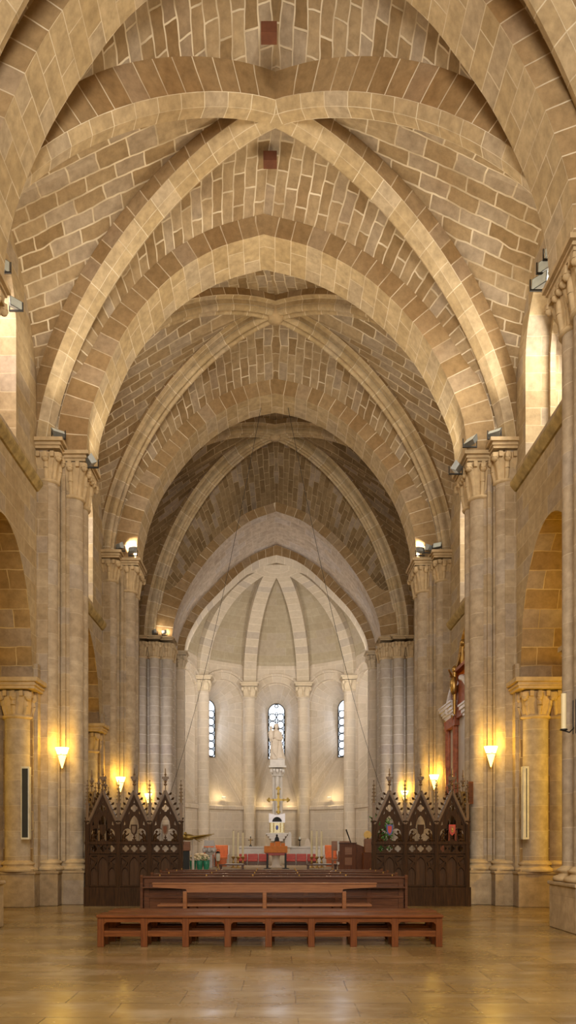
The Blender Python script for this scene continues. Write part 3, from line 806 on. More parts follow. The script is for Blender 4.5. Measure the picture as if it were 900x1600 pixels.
for a in (-90, -54, -18, 18, 54, 90):
    c = arib(a, AR-.30, 24, -.30); (x, y) = av(a); hd = Vector((key.x-x, key.y-y, 0)).normalized(); sv = Vector((-hd.y, hd.x, 0))
    m = MB(); m.sweep(c, [[(-.36, -.55), (-.36, 0)], [(-.36, 0), (.36, 0)], [(.36, 0), (.36, -.55)]], sv)
    N = sv.cross((c[1]-c[0]).normalized())
    if N.dot(hd) < 0:
        m = MB(); m.sweep(c, [[(-.36, -.55), (-.36, 0)], [(-.36, 0), (.36, 0)], [(.36, 0), (.36, -.55)]], -sv)
    m.build('rib', 'apse_rib', t)
part('keystone', 'apse_rib', t, lambda m: m.lathe(key.x, key.y+.3, [(.05, -.30), (.42, -.29), (.5, -.2), (.5, .1)], 20, key.z))
for a, nm in ((-54, 'left of the left-hand apse pair'), (-18, 'just left of the statue window'), (18, 'just right of the statue window'), (54, 'right of the right-hand apse pair')):
    x, y = av(a, AR-.22)
    pr = thing('apse_column', {-54: 'pale stone column at the outer side of the left apse window', -18: 'pale stone column between the left and the central apse window', 18: 'pale stone column between the central and the right apse window', 54: 'pale stone column at the outer side of the right apse window'}[a], 'column', (x, y, 0))
    part('shaft', 'apse', pr, lambda m: m.lathe(x, y, [(.34, 0), (.34, AH-.75)], 24, 0))
    part('capital', 'carved_apse', pr, lambda m: capital(m, x, y, AH-.75, AH-.03, .34, .42))
    part('abacus', 'carved_apse', pr, lambda m: abacus(m, x-.42, x+.42, y-.42, y+.42, AH-.17, AH+.02))
# side walls linking the arch to the apse
def link(m):
    for s in (-1, 1):
        m.quad((s*4.46, BY+1, 0), (s*5.25, AZ+.1, 0), (s*5.25, AZ+.1, 16.5), (s*4.46, BY+1, 16.5))
part('wall_chancel', 'apse', None, link, kind='structure')
def crown(m):
    c = arch_curve(I4); P = [[(x*1.0, BY+1.0, z) for x, z in c]]
    rl = arib(-90); rr = arib(90); cc = resample(rl+rr[-2::-1], len(c)-1)
    P.append([(p.x, p.y+.15, p.z+.05) for p in cc]); m.grid(P)
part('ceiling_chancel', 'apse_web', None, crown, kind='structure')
# sanctuary steps
part('floor_sanctuary', 'plinth', None, lambda m: (m.box(-4.4, 4.4, 31.2, 45, 0, .17), m.box(-4.2, 4.2, 31.7, 45, .17, .34)), kind='structure')
ZF = .34

# ------------------------------------------------------------------ benches and pews
def frame_bench(loc, label):
    t = thing('long_bench', label, 'bench', loc, None); L = 5.22; h = .49; d = .42
    part('seat', 'bench', t, lambda m: (m.box(loc[0]-L/2-.02, loc[0]+L/2+.02, loc[1]-.03, loc[1]+d+.03, h-.045, h)), bevel=.008)
    part('apron', 'bench', t, lambda m: (m.box(loc[0]-L/2+.02, loc[0]+L/2-.02, loc[1]+.01, loc[1]+.045, h-.115, h-.045)), bevel=.004)
    part('apron', 'bench', t, lambda m: (m.box(loc[0]-L/2+.02, loc[0]+L/2-.02, loc[1]+d-.045, loc[1]+d-.01, h-.115, h-.045)), bevel=.004)
    xs = [-2.57, -1.91, -1.28, -.64, -.02, .63, 1.27, 1.90, 2.57]
    for q, x in enumerate(xs):
        for y in (loc[1], loc[1]+d-.085):
            part('leg', 'bench_v', t, lambda m: m.box(loc[0]+x-.05, loc[0]+x+.05, y, y+.085, 0, h-.045), bevel=.006)
    for y in (loc[1]+.02, loc[1]+d-.06):
        part('lower_rail', 'bench', t, lambda m: m.box(loc[0]-L/2+.05, loc[0]+L/2-.05, y, y+.035, .155, .245), bevel=.004)
    # curved brackets where the apron meets the legs
    for a, b in zip(xs, xs[1:]):
        def br(m):
            x0, x1 = a+.045, b-.045; z = h-.11; k = .07
            o = [(x0, z), (x0, z-k)]+[(x0+k-k*math.cos(PI/2*i/5), z-k+k*math.sin(PI/2*i/5)) for i in range(1, 6)]+[(x1-k+k*math.sin(PI/2*i/5), z-k+k*math.cos(PI/2*i/5)) for i in range(0, 6)]+[(x1, z)]
            plate(m, [[(p[0]+loc[0], p[1]) for p in o]], .03, (0, loc[1]+.028, 0))
        part('curved_bracket', 'bench', t, br)
    return t
frame_bench((-.10, 11.65, 0), 'nearest low red-brown bench with nine front legs, standing alone on the open floor')
frame_bench((-.06, 12.32, 0), 'low red-brown bench of the same kind directly behind the nearest one')
# bench with a single back rail
LX, LY = -.215, 13.9
t = thing('rail_back_bench', 'bench with a tapered single back rail on three posts, before the pews', 'bench', (LX, LY, 0))
def rail(m):
    w_ = 2.02; o = [(-w_, .83), (-w_, .78), (-w_+.6, .74), (-w_+.62, .68), (w_-.62, .68), (w_-.6, .74), (w_, .78), (w_, .83)]
    plate(m, [o[::-1]], .05, (LX, LY, 0))
part('back_rail', 'bench_lt', t, rail, bevel=.006)
part('rail_cap', 'bench_lt', t, lambda m: m.box(LX-2.03, LX+2.03, LY-.045, LY+.045, .83, .855), bevel=.006)
for x in (-1.44, 0, 1.44):
    part('post', 'bench_lt', t, lambda m: m.box(LX+x-.035, LX+x+.035, LY-.03, LY+.03, .06, .70), bevel=.005)
    part('foot', 'bench_v', t, lambda m: (m.box(LX+x-.04, LX+x+.04, LY-.1, LY+.55, 0, .07), m.box(LX+x-.035, LX+x+.035, LY+.38, LY+.44, .07, .42)), bevel=.01)
part('seat', 'bench_lt', t, lambda m: m.box(LX-1.95, LX+1.95, LY+.05, LY+.46, .42, .455), bevel=.006)
for x in (-.95, .95):
    def kb(m):
        for i in range(10):
            a0, a1 = PI*i/10, PI*(i+1)/10
            m.tube((LX+x-.3*math.cos(a0), LY+.25, .40-.13*math.sin(a0)), (LX+x-.3*math.cos(a1), LY+.25, .40-.13*math.sin(a1)), .018)
    part('curved_brace', 'bench_v', t, kb)
# four closed pews
PL = ['nearest dark wooden pew with panelled back, behind the rail-backed bench', 'second dark pew from the benches, just its top edge showing', 'third dark pew from the benches, one row before the farthest', 'farthest dark pew, closest to the carved screens']
def pew(i, y):
    cx = -.05; w_ = 2.56; t = thing('church_pew', PL[i], 'pew', (cx, y, 0)); h = .93
    part('top_rail', 'pew', t, lambda m: m.box(cx-w_+.02, cx+w_-.02, y-.05, y+.07, h-.04, h), bevel=.01)
    part('back_panel', 'pew', t, lambda m: m.box(cx-w_+.04, cx+w_-.04, y+.01, y+.035, .1, h-.04))
    def fr(m):
        for z0, z1 in ((h-.13, h-.04), (.50, .55), (.08, .20)): m.box(cx-w_+.05, cx+w_-.05, y-.018, y+.012, z0, z1)
        for k in range(9):
            x = cx-w_+.1+(2*w_-.2)*k/8; m.box(x-.045, x+.045, y-.014, y+.012, .18, h-.12)
    part('back_framing', 'pew', t, fr, bevel=.004)
    for s in (-1, 1):
        def en(m):
            o = [(0, 0), (.55, 0), (.55, .42), (.50, .56), (.40, .60), (.16, .66), (.09, .92), (.05, .955), (-.05, .955), (-.07, .92), (-.05, .8), (-.05, 0)]
            plate(m, [o], .05, (cx+s*(w_), y, 0), (0, 1, 0), (0, 0, 1))
        part('bench_end', 'pew', t, en, bevel=.006)
    part('seat', 'pew', t, lambda m: m.box(cx-w_+.03, cx+w_-.03, y+.06, y+.5, .42, .455))
    part('ledge', 'pew', t, lambda m: m.box(cx-w_+.04, cx+w_-.04, y-.20, y-.0, h-.22, h-.20))
    for q in range(6):
        x = cx-w_+.35+q*.9; part('brass_hook', 'brass', t, lambda m: (m.tube((x, y-.03, h-.01), (x, y-.03, h+.015), .012), m.ball((x, y-.03, h+.02), .016, 6, 4)))
for i, y in enumerate((14.9, 16.15, 17.4, 18.35)): pew(i, y)

# ------------------------------------------------------------------ carved gothic screens
def figure(m, cx, cz, s, y):
    """small kneeling figure turned towards the shield"""
    B = lambda x, z, rx, rz, a=0: m.ball((cx+s*x, y, cz+z), (rx, .035, rz), 8, 6, Matrix.Rotation(s*a, 3, 'Y'))
    B(-.012, .245, .030, .036); B(-.03, .20, .016, .02); B(-.045, .13, .046, .085, .25); B(-.055, .045, .055, .045)
    B(-.005, .055, .06, .026, .5); B(.03, .022, .022, .035); B(-.07, .012, .07, .016); B(.02, .155, .06, .018, -.5); B(.06, .185, .03, .014, -.9)
def screen(x0, s, y, label, shields, rot=0):
    """three-bay front from x0 going outward by s, with a side return running back"""
    bw = .775; t = thing('choir_screen', label, 'screen', (x0, y, 0))
    ret = 2.5
    n_front = 3
    def bay(xl, ux, org, shield, full=True, last=False):
        U = Vector(ux); 
        P = lambda x, z, d=0: tuple(org+U*x+Vector((0, 0, z))+nrm*d)
        nrm = U.cross(Vector((0, 0, 1)))
        c = bw/2; iw = bw/2-.055
        # tracery plate with gable
        def tr(m):
            out = [(c-iw, 1.57), (c+iw, 1.57), (c+iw, 2.06), (c, 2.80), (c-iw, 2.06)]
            hl = []
            # trefoil opening: two side lobes, the lancet above
            lob = [(c-.29, 1.62), (c+.29, 1.62)]+circ(c+.165, 1.80, .125, 8, 0, PI*.72, True)+[(c+.125, 1.95)]
            lanc = [(c+.115, 2.02), (c+.10, 2.10), (c+.06, 2.19), (c, 2.25), (c-.06, 2.19), (c-.10, 2.10), (c-.115, 2.02)]
            lob2 = [(c-.125, 1.95)]+[(2*c-p[0], p[1]) for p in circ(c+.165, 1.80, .125, 8, 0, PI*.72, True)[::-1]]
            hl.append(lob+lanc+lob2)
            hl.append(quatrefoil(c, 2.43, .088))
            hl.append([(c-.022, 2.56), (c+.022, 2.56), (c, 2.64)])
            for sg in (-1, 1):
                hl.append([(c+sg*.215, 2.02), (c+sg*.27, 2.0), (c+sg*.235, 2.12)]); hl.append([(c+sg*.115, 2.30), (c+sg*.15, 2.27), (c+sg*.118, 2.37)])
            plate(m, [out]+hl, .04, tuple(org), ux, (0, 0, 1))
        part('tracery', 'screen', t, tr)
        def gm(m):
            for sg in (-1, 1):
                a = Vector(P(c+sg*(iw+.045), 2.03)); b = Vector(P(c, 2.86)); d = (b-a).normalized()
                sd = nrm.cross(d)
                for o_, w_, th_ in ((0, .034, .05), (0, .018, .075)):
                    pts = []
                    for q in (a, b):
                        for e, f in ((-w_, -th_), (w_, -th_), (w_, th_), (-w_, th_)): pts.append(tuple(q+sd*e+nrm*f))
                    i = m.add(pts)
                    for k in range(4): m.face((i+k, i+(k+1) % 4, i+4+(k+1) % 4, i+4+k))
        part('gable_moulding', 'screen_gold', t, gm)
        def ck(m):
            for sg in (-1, 1):
                for k in range(6):
                    f = (k+.6)/6.4; x = c+sg*(iw+.05)*(1-f); z = 2.06+.80*f
                    p = Vector(P(x+sg*.075, z+.03)); m.tube(P(x+sg*.02, z), tuple(p), .012, .016, 5); m.ball(tuple(p), .031, 7, 5); m.ball(tuple(p+Vector((0, 0, .0))+U*sg*.02+Vector((0, 0, .022))), .018, 6, 4)
        part('crockets', 'screen', t, ck)
        def fin(m):
            m.tube(P(c, 2.83), P(c, 3.17), .016, .012); m.ball(P(c, 3.02), (.045, .045, .03)); m.ball(P(c, 3.09), (.035, .035, .04))
            m.box(*sorted((P(c-.085, 0)[0], P(c+.085, 0)[0]+1e-3)), *sorted((P(c-.085, 0)[1]-.018, P(c+.085, 0)[1]+.018)), 3.16, 3.215)
            m.box(P(c, 0)[0]-.05, P(c, 0)[0]+.05, P(c, 0)[1]-.05, P(c, 0)[1]+.05, 3.12, 3.16); m.tube(P(c, 3.2), P(c, 3.42), .02, .012); m.ball(P(c, 3.27), (.03, .03, .02))
        part('finial_cross', 'screen_gold', t, fin)
        if full:
            part('horizontal_rail', 'screen', t, lambda m: plate(m, [[(0, 1.53), (bw, 1.53), (bw, 1.60), (0, 1.60)]], .11, tuple(org), ux, (0, 0, 1)), bevel=.01)
            def qf(m):
                plate(m, [[(0, 1.30), (bw, 1.30), (bw, 1.54), (0, 1.54)]]+[quatrefoil(c+dx, 1.425, .082) for dx in (-.21, 0, .21)]+[circ(c+dx, 1.50, .018, 6) for dx in (-.105, .105)], .035, tuple(org), ux, (0, 0, 1))
            part('quatrefoil_band', 'screen', t, qf)
            part('dado_panel', 'screen_panel', t, lambda m: plate(m, [[(0, .46), (bw, .46), (bw, 1.30), (0, 1.30)]], .03, tuple(org-nrm*.05), ux, (0, 0, 1)))
            def da(m):
                hl = [lancet(c, .115, .52, 1.02, 1.22), lancet(c-.225, .082, .52, .82, .96), lancet(c+.225, .082, .52, .82, .96)]
                for sg in (-1, 1):
                    hl.append([(c+sg*.16, 1.18), (c+sg*.31, 1.24), (c+sg*.13, 1.245)]); hl.append([(c+sg*.19, 1.10), (c+sg*.31, 1.02), (c+sg*.31, 1.20)])
                    hl.append([(c+sg*.145, 1.0), (c+sg*.20, .99), (c+sg*.15, 1.10)])
                plate(m, [[(.02, .48), (bw-.02, .48), (bw-.02, 1.27), (.02, 1.27)]]+hl, .045, tuple(org+nrm*.01), ux, (0, 0, 1))
            part('blind_tracery', 'screen', t, da, bevel=.008)
            part('plinth', 'screen', t, lambda m: plate(m, [[(-.02, 0), (bw+.02, 0), (bw+.02, .47), (-.02, .47)]], .16, tuple(org), ux, (0, 0, 1)), bevel=.01)
        if shield is not None:
            for sg in (-1, 1):
                part('carved_figure', 'screen', t, lambda m: figure(m, P(c-sg*.20, 0)[0], 1.60, sg, P(c, 0)[1]-.03))
            sh = lambda k: [(c-.075*k, 2.0+.02*k), (c+.075*k, 2.0+.02*k), (c+.075*k, 1.90), (c+.055*k, 1.83-.02*k), (c, 1.79-.04*k), (c-.055*k, 1.83-.02*k), (c-.075*k, 1.90)]
            def sm(m): plate(m, [sh(1.05)], .05, tuple(org+nrm*.0+Vector((0, -.03, 0))), ux, (0, 0, 1))
            so = part('shield', shield[0], t, sm, bevel=.006)
            if shield[1]: part('shield_field', shield[1], so, lambda m: plate(m, [[(c+(p[0]-c)*.62, 1.9+(p[1]-1.9)*.72) for p in sh(1)]], .02, tuple(org+Vector((0, -.062, 0))), ux, (0, 0, 1)), label='painted field of the shield')
            if len(shield) > 2: part('shield_charge', shield[2], so, lambda m: (m.ball((org.x+U.x*c, org.y-.075, 1.90), (.022, .008, .035)), m.ball((org.x+U.x*c, org.y-.075, 1.85), (.03, .008, .012))))
            def ped(m): m.box(P(c, 0)[0]-.05, P(c, 0)[0]+.05, P(c, 0)[1]-.03, P(c, 0)[1]+.02, 1.60, 1.66); m.tube(P(c, 1.66), P(c, 1.76), .014); m.ball(P(c, 1.70), (.035, .03, .02))
            part('shield_stand', 'screen', t, ped)
    def post(x, yy, h=2.12, pin=True):
        def pf(m):
            m.box(x-.05, x+.05, yy-.06, yy+.06, .46, h); m.box(x-.065, x+.065, yy-.075, yy+.075, h-.04, h); m.box(x-.06, x+.06, yy-.07, yy+.07, 1.53, 1.60); m.box(x-.02, x+.02, yy-.075, yy-.05, .5, h-.08)
            m.box(x-.075, x+.075, yy-.09, yy+.09, 0, .47)
        part('post', 'screen', t, pf, bevel=.006)
        if pin:
            def pp(m):
                m.box(x-.035, x+.035, yy-.035, yy+.035, h, h+.42); m.box(x-.05, x+.05, yy-.05, yy+.05, h+.40, h+.44)
                m.tube((x, yy, h+.44), (x, yy, h+.98), .03, .006, 6)
                for k in range(5):
                    z = h+.52+k*.09; r_ = .045-.006*k
                    for a in range(4): m.ball((x+r_*math.cos(a*PI/2), yy+r_*math.sin(a*PI/2), z), .016, 5, 4)
                m.ball((x, yy, h+.99), .018, 6, 4)
            part('pinnacle', 'screen_gold', t, pp)
    y_ = y
    for k in range(3):
        xl = x0+k*bw
        bay(xl, (1, 0, 0), Vector((xl, y_, 0)), shields[k])
    for k in range(4): post(x0+k*bw, y_)
    xo = x0 if s < 0 else x0+3*bw
    for k in range(3):
        bay(0, (0, 1, 0), Vector((xo, y_+.06+k*bw, 0)), None)
        post(xo, y_+.06+(k+1)*bw)
screen(-4.70, -1, 19.1, 'dark carved oak screen with three crocketed gables, left of the pews', [('screen', None), ('screen', 'screen_gold'), ('screen_gold', 'bench_v')])
screen(2.42, 1, 19.1, 'dark carved oak screen with painted shields in its gables, right of the pews', [('blue', 'crimson'), ('screen', None), ('crimson', 'ret_red', 'gold')])

# ------------------------------------------------------------------ lamps
def sconce(x, y, z, label, sc=1.0, power=20):
    t = thing('wall_sconce', label, 'lamp', (x, y, z), 'cone wall sconces on the piers')
    def half(a0, a1, z0, z1, r0, r1, m):
        P = []
        for zz, r in ((z0, r0), (z1, r1)):
            P.append([(x+r*math.cos(a), y-r*math.sin(a)*.8, zz) for a in [a0+(a1-a0)*k/10 for k in range(11)]])
        m.grid(P)
    part('upper_glass', 'glow', t, lambda m: half(-.1, PI+.1, z+.02*sc, z+.20*sc, .115*sc, .175*sc, m))
    part('lower_glass', 'glow_low', t, lambda m: half(-.1, PI+.1, z-.32*sc, z+.01*sc, .012*sc, .11*sc, m))
    part('back_plate', 'brass', t, lambda m: m.box(x-.05*sc, x+.05*sc, y+.0, y+.13, z-.2*sc, z+.08*sc))
    def ring(m):
        for k in range(10):
            a, b = PI*k/10, PI*(k+1)/10; m.tube((x+.118*sc*math.cos(a), y-.1*sc*math.sin(a), z+.015*sc+.012*math.sin(5*a)), (x+.118*sc*math.cos(b), y-.1*sc*math.sin(b), z+.015*sc+.012*math.sin(5*b)), .008*sc, None, 5)
        m.ball((x, y, z-.33*sc), .02*sc)
    part('metal_band', 'brass', t, ring)
    point('sconce_light', (x, y-.05, z+.30*sc), power, (1, .58, .06), .08)
    point('sconce_light', (x, y-.42, z+.02), power*.5, (1, .58, .06), .1)
sconce(-5.36, 19.20, 3.75, 'glowing cone sconce on the near left pier, outside the carved screen')
sconce(5.36, 19.20, 3.78, 'glowing cone sconce on the near right pier, outside the carved screen')
sconce(-5.36, 26.40, 3.62, 'glowing cone sconce above the left screen, middle one of the left row')
sconce(5.42, 26.40, 3.70, 'glowing cone sconce above the right screen, beside the red altarpiece')
sconce(-5.60, 33.55, 3.50, 'small far sconce above the left screen, nearest the apse')
sconce(5.60, 33.55, 3.62, 'small far sconce above the right screen, nearest the apse')

def flood(x, y, z, tgt, label, power, sc=1.0, group=None, col=None, ang=2.2):
    t = thing('floodlight', label, 'lamp', (x, y, z), group)
    d = (Vector(tgt)-Vector((x, y, z))).normalized(); q = d.to_track_quat('Z', 'Y').to_matrix().to_4x4(); T = Matrix.Translation((x, y, z+.19*sc)) @ q
    def hs(m):
        a, b, c = .17*sc, .12*sc, .13*sc
        i = m.add([(-a*.7, -b*.7, -c), (a*.7, -b*.7, -c), (a*.7, b*.7, -c), (-a*.7, b*.7, -c), (-a, -b, 0), (a, -b, 0), (a, b, 0), (-a, b, 0)])
        for k in range(4): m.face((i+k, i+(k+1) % 4, i+4+(k+1) % 4, i+4+k))
        m.face((i+3, i+2, i+1, i)); m.xf(T)
    part('housing', 'grey_metal', t, hs)
    def ln(m):
        i = m.add([(-.155*sc, -.105*sc, .004), (.155*sc, -.105*sc, .004), (.155*sc, .105*sc, .004), (-.155*sc, .105*sc, .004)]); m.face((i, i+1, i+2, i+3)); m.xf(T)
    part('lens', 'lens', t, ln)
    def yk(m):
        m.box(x-.18*sc, x-.16*sc, y-.015, y+.015, z, z+.2*sc); m.box(x+.16*sc, x+.18*sc, y-.015, y+.015, z, z+.2*sc); m.box(x-.18*sc, x+.18*sc, y-.02, y+.02, z-.02, z+.012)
    part('yoke', 'iron', t, yk)
    if power:
        spot('floodlight_beam', (x, y, z+.19*sc)+Vector((0, 0, 0)).to_tuple() if False else tuple(Vector((x, y, z+.19*sc))+d*.05), tgt, power*FP, col or WARM, ang if power < 700 else .75)
FP = .62
GF = 'floodlights on the pier capitals'
c1, c2, c3, c4 = [E+CAPH[k] for k in (1, 2, 3, 4)]
flood(-5.42, 19.1, c2+.12, (-2.5, 15.0, 17), 'floodlight on the capital of the near left pier, outer one', 520, 1, GF)
flood(-4.72, 19.6, c2-.35, (1.0, 23.8, 17), 'floodlight bracketed low on the inner side of the near left capital', 640, 1, GF)
flood(5.42, 19.1, c2+.12, (2.5, 15.0, 17), 'floodlight on the capital of the near right pier, outermost of its three', 620, 1, GF)
flood(4.86, 19.3, c2+.02, (-1, 15.6, 17), 'floodlight on the capital of the near right pier, middle of its three', 300, 1, GF)
flood(4.62, 19.8, c2-.42, (-1.0, 23.8, 17), 'floodlight bracketed low on the inner side of the near right capital', 640, 1, GF)
flood(-5.35, 26.35, c3+.12, (1.8, 35, 15.0), 'left one of two floodlights on the capital of the second left pier', 1000, .9, GF)
flood(-4.95, 26.5, c3+.02, (1.5, 42.0, 8.5), 'right one of two floodlights on the capital of the second left pier', 2600, .9, GF)
flood(4.95, 26.5, c3+.02, (-1.5, 42.0, 8.5), 'innermost of three floodlights on the second right capital', 2600, .9, GF)
flood(5.22, 26.4, c3+.08, (-1.5, 35, 15.2), 'middle one of three floodlights on the second right capital', 1000, .9, GF)
flood(5.50, 26.3, c3+.14, (3, 22, 14), 'outermost of three floodlights on the second right capital', 100, .9, GF)
flood(-5.30, 33.5, c4+.05, (2.0, 39.5, 15.5), 'outer shallow uplight on the left apse-arch capital', 40, .7, GF)
flood(-4.90, 33.65, c4+.05, (1, 41.8, 12), 'inner shallow uplight on the left apse-arch capital', 40, .7, GF)
for dx, dy, dz, lb in ((.06, 0, .45, 'topmost'), (-.06, .05, .20, 'middle'), (-.18, .1, -.12, 'lowest')):
    flood(5.72+dx, 16.1+dy, E+11.75+dz, (0, 12.0, 14), lb+' of three floodlights hung by the right-hand clerestory window', 330 if dz > .4 else 0, 1.1, 'floodlights by the clerestory')
    part('wall_arm', 'iron', bpy.data.objects[[o.name for o in bpy.data.objects if o.name.startswith('floodlight') and o.type == 'EMPTY'][-1]], lambda m: m.tube((5.72+dx, 16.1+dy, E+11.75+dz), (6.0, 16.3+dy, E+11.75+dz), .02))
flood(-5.93, 16.6, E+12.3, (0, 12.0, 14), 'grey floodlight at the left edge of the view by the clerestory', 330, 1.1)
flood(-5.93, 17.5, E+12.1, (0, 12.0, 14), 'small grey floodlight on the left wall below the vault', 0, .9)
# two sill lamps in the apse niches
for dx, lb in ((-1, 'left'), (1, 'right')):
    x, y = dx*2.95, 43.05
    t = thing('sill_lamp', 'small uplight glowing on the %s apse window sill' % lb, 'lamp', (x, y, E+2.5))
    part('housing', 'grey_metal', t, lambda m: m.box(x-.12, x+.12, y-.08, y+.08, E+2.42, E+2.52))
    part('lens', 'lens', t, lambda m: m.box(x-.1, x+.1, y-.06, y+.06, E+2.52, E+2.53))
    point('sill_light', (x, y-.15, E+2.72), 20, (1, .78, .42), .08)
    point('sill_light', (x*.25, 43.85, E+2.25), 7, (1, .78, .42), .08)

# column loudspeakers
for s, lb in ((-1, 'tall slim loudspeaker with dark grille on the left arcade pier'), (1, 'tall slim cream loudspeaker on the right arcade pier')):
    x, y = (s*5.98, 19.0) if s < 0 else (5.98, 18.95); t = thing('column_loudspeaker', lb, 'loudspeaker', (x, y, 1.65))
    if s < 0: x = -6.02
    part('case', 'cream_case', t, lambda m: m.box(x-.10, x+(.10 if s < 0 else .05), y-.62, y-.46, 1.65, 3.40), bevel=.01)
    part('grille', 'black' if s < 0 else 'cream_case', t, lambda m: m.box(x-.07 if s < 0 else x-.085, x+.07 if s < 0 else x-.045, y-.63, y-.615, 1.70, 3.35))
    if s > 0: part('grille', 'black', t, lambda m: m.box(x-.02, x+.0, y-.625, y-.615, 1.70, 3.35))
    part('wall_bracket', 'iron', t, lambda m: m.box(x-.02, x+.02, y-.47, y-.3, 2.4, 2.5))
# candle bracket on the nearest right pier, small notice frame
t = thing('candle_bracket', 'cream candle on a small metal bracket on the nearest right pier', 'candle holder', (5.02, 13.5, 3.6))
part('arm', 'iron', t, lambda m: (m.path([(5.26, 13.55, 3.62), (5.15, 13.5, 3.52), (5.05, 13.5, 3.55)], .012), m.lathe(5.05, 13.5, [(.01, 0), (.07, .02), (.06, .04)], 12, 3.54)))
part('candle', 'wax', t, lambda m: m.lathe(5.05, 13.5, [(.045, 0), (.045, .62)], 12, 3.58))
part('wall_plate', 'iron', t, lambda m: m.box(5.25, 5.28, 13.42, 13.62, 3.5, 4.1))
t = thing('notice_frame', 'narrow dark red frame on the right pier beside the screen', 'frame', (4.93, 19.5, 2.6))
part('frame', 'bench_v', t, lambda m: m.box(4.86, 4.98, 19.42, 19.60, 2.55, 3.12), bevel=.01)
part('panel', 'pew', t, lambda m: m.box(4.88, 4.96, 19.41, 19.43, 2.6, 3.07))

# suspension wires
def wire(p, q, sag, lb):
    m = MB(); pts = [tuple(Vector(p).lerp(Vector(q), k/24)-Vector((0, 0, sag*4*(k/24)*(1-k/24)))) for k in range(25)]
    m.path(pts, .009, 5); m.build('suspension_wire', 'iron', None, label=lb, cat='wire')
wire((-.55, 27.4, 17.1), (-5.06, 33.72, 2.6), 1.3, 'thin dark wire hanging from the vault down to the left')
wire((.40, 27.4, 17.15), (5.06, 33.72, 2.6), 1.3, 'thin dark wire hanging from the vault down to the right')

# ------------------------------------------------------------------ red altarpiece in the second bay on the right
t = thing('altarpiece', 'tall red and silver baroque altarpiece seen edge-on behind the right screen', 'altarpiece', (5.9, 23.4, 0))
X0 = 5.64
part('base', 'ret_red', t, lambda m: (m.box(X0-.15, 5.87, 21.6, 25.8, 0, 1.5), m.box(X0-.2, 5.87, 21.55, 25.82, 1.4, 1.55)))
part('back_panel', 'marble', t, lambda m: m.box(5.8, 5.96, 21.4, 25.9, 1.5, 6.4))
for yy, h in ((21.85, 5.0), (22.75, 5.0), (24.6, 5.6), (25.7, 5.6)):
    def cl_(m):
        m.lathe(X0+.12, yy, [(.16, 0), (.16, .1), (.12, .14), (.115, h-2.0), (.10, h-1.85), (.17, h-1.62), (.17, h-1.5)], 14, 1.55)
    c_ = part('column', 'ret_red', t, cl_)
    part('capital', 'gold', c_, lambda m: m.lathe(X0+.12, yy, [(.11, 0), (.13, .1), (.18, .22), (.18, .26)], 12, h-.22))
for y0, y1, z in ((21.6, 23.0, 5.25), (24.35, 25.8, 5.6)):
    def cn(m):
        for k, (o, a, b) in enumerate(((0, 0, .12), (.04, .12, .2), (.08, .2, .3), (.13, .3, .4), (.16, .4, .46))): m.box(X0-o-.02, 5.95, y0-o, y1+o, z+a, z+b)
    part('cornice', 'ret_white', t, cn)
    part('frieze', 'ret_red', t, lambda m: m.box(X0, 5.95, y0, y1, z-.3, z))
for sg in (-1, 1):
    def ped_(m):
        for k in range(8):
            a, b = PI*.12+PI*.30*k/8, PI*.12+PI*.30*(k+1)/8
            m.tube((X0-.05, 23.6+sg*1.6*math.cos(a), 5.3+1.3*math.sin(a)), (X0-.05, 23.6+sg*1.6*math.cos(b), 5.3+1.3*math.sin(b)), .10, .10, 8)
    part('broken_pediment_scroll', 'ret_white', t, ped_)
part('attic', 'ret_red', t, lambda m: (m.box(X0+.05, 5.95, 22.6, 24.6, 5.5, 6.7), m.box(X0, 5.95, 22.5, 22.8, 5.5, 6.9), m.box(X0, 5.95, 24.4, 24.7, 5.5, 6.9), m.box(X0-.05, 5.95, 22.4, 24.8, 6.9, 7.0)))
def crest(m):
    for sg in (-1, 1):
        m.tube((X0+.1, 23.6+sg*.9, 7.0), (X0+.1, 23.6+sg*.25, 7.45), .10, .05); m.ball((X0+.1, 23.6+sg*.9, 7.08), .14)
    m.tube((X0+.1, 23.6, 7.0), (X0+.1, 23.6, 7.6), .09, .05); m.ball((X0+.1, 23.6, 7.7), .12)
part('carved_crest', 'brass', t, crest)
def sc_(m):
    m.tube((X0-.05, 24.1, 5.6), (X0-.05, 24.1, 6.9), .05, .08); m.ball((X0-.05, 24.1, 7.0), (.09, .09, .12)); m.ball((X0-.07, 24.1, 6.5), (.14, .14, .32)); m.tube((X0-.1, 24.1, 6.7), (X0-.28, 23.9, 6.95), .04, .03)
part('carved_saint', 'brass', t, sc_)
# plant behind the right screen
def plant(m):
    for k in range(260):
        a = random.uniform(0, 2*PI); r = random.uniform(.03, .32); z = random.uniform(1.2, 2.35); c = Vector((3.08+r*math.cos(a), 22.3+r*math.sin(a), z))
        d = Vector((random.uniform(-1, 1), random.uniform(-1, 1), random.uniform(-.2, 1))).normalized()*.13; e = d.orthogonal().normalized()*.05
        i = m.add([tuple(c), tuple(c+d*.5+e), tuple(c+d), tuple(c+d*.5-e)]); m.face((i, i+1, i+2, i+3))
t = thing('potted_plant', 'leafy green plant seen through the leftmost bay of the right screen', 'plant', (3.08, 22.3, 0))
part('foliage', 'leaf', t, plant)
part('stand', 'pew', t, lambda m: m.lathe(3.08, 22.3, [(.2, 0), (.05, .05), (.04, .7), (.2, .75), (.2, .78)], 14))
part('pot', 'pot', t, lambda m: m.lathe(3.08, 22.3, [(.14, 0), (.2, .25), (.22, .4), (.2, .4)], 16, .78))
part('stems', 'leaf', t, lambda m: [m.tube((3.08, 22.3, 1.15), (3.08+.25*math.cos(a), 22.3+.25*math.sin(a), 2.0), .012) for a in (0, 1, 2.2, 3.3, 4.4, 5.4)])

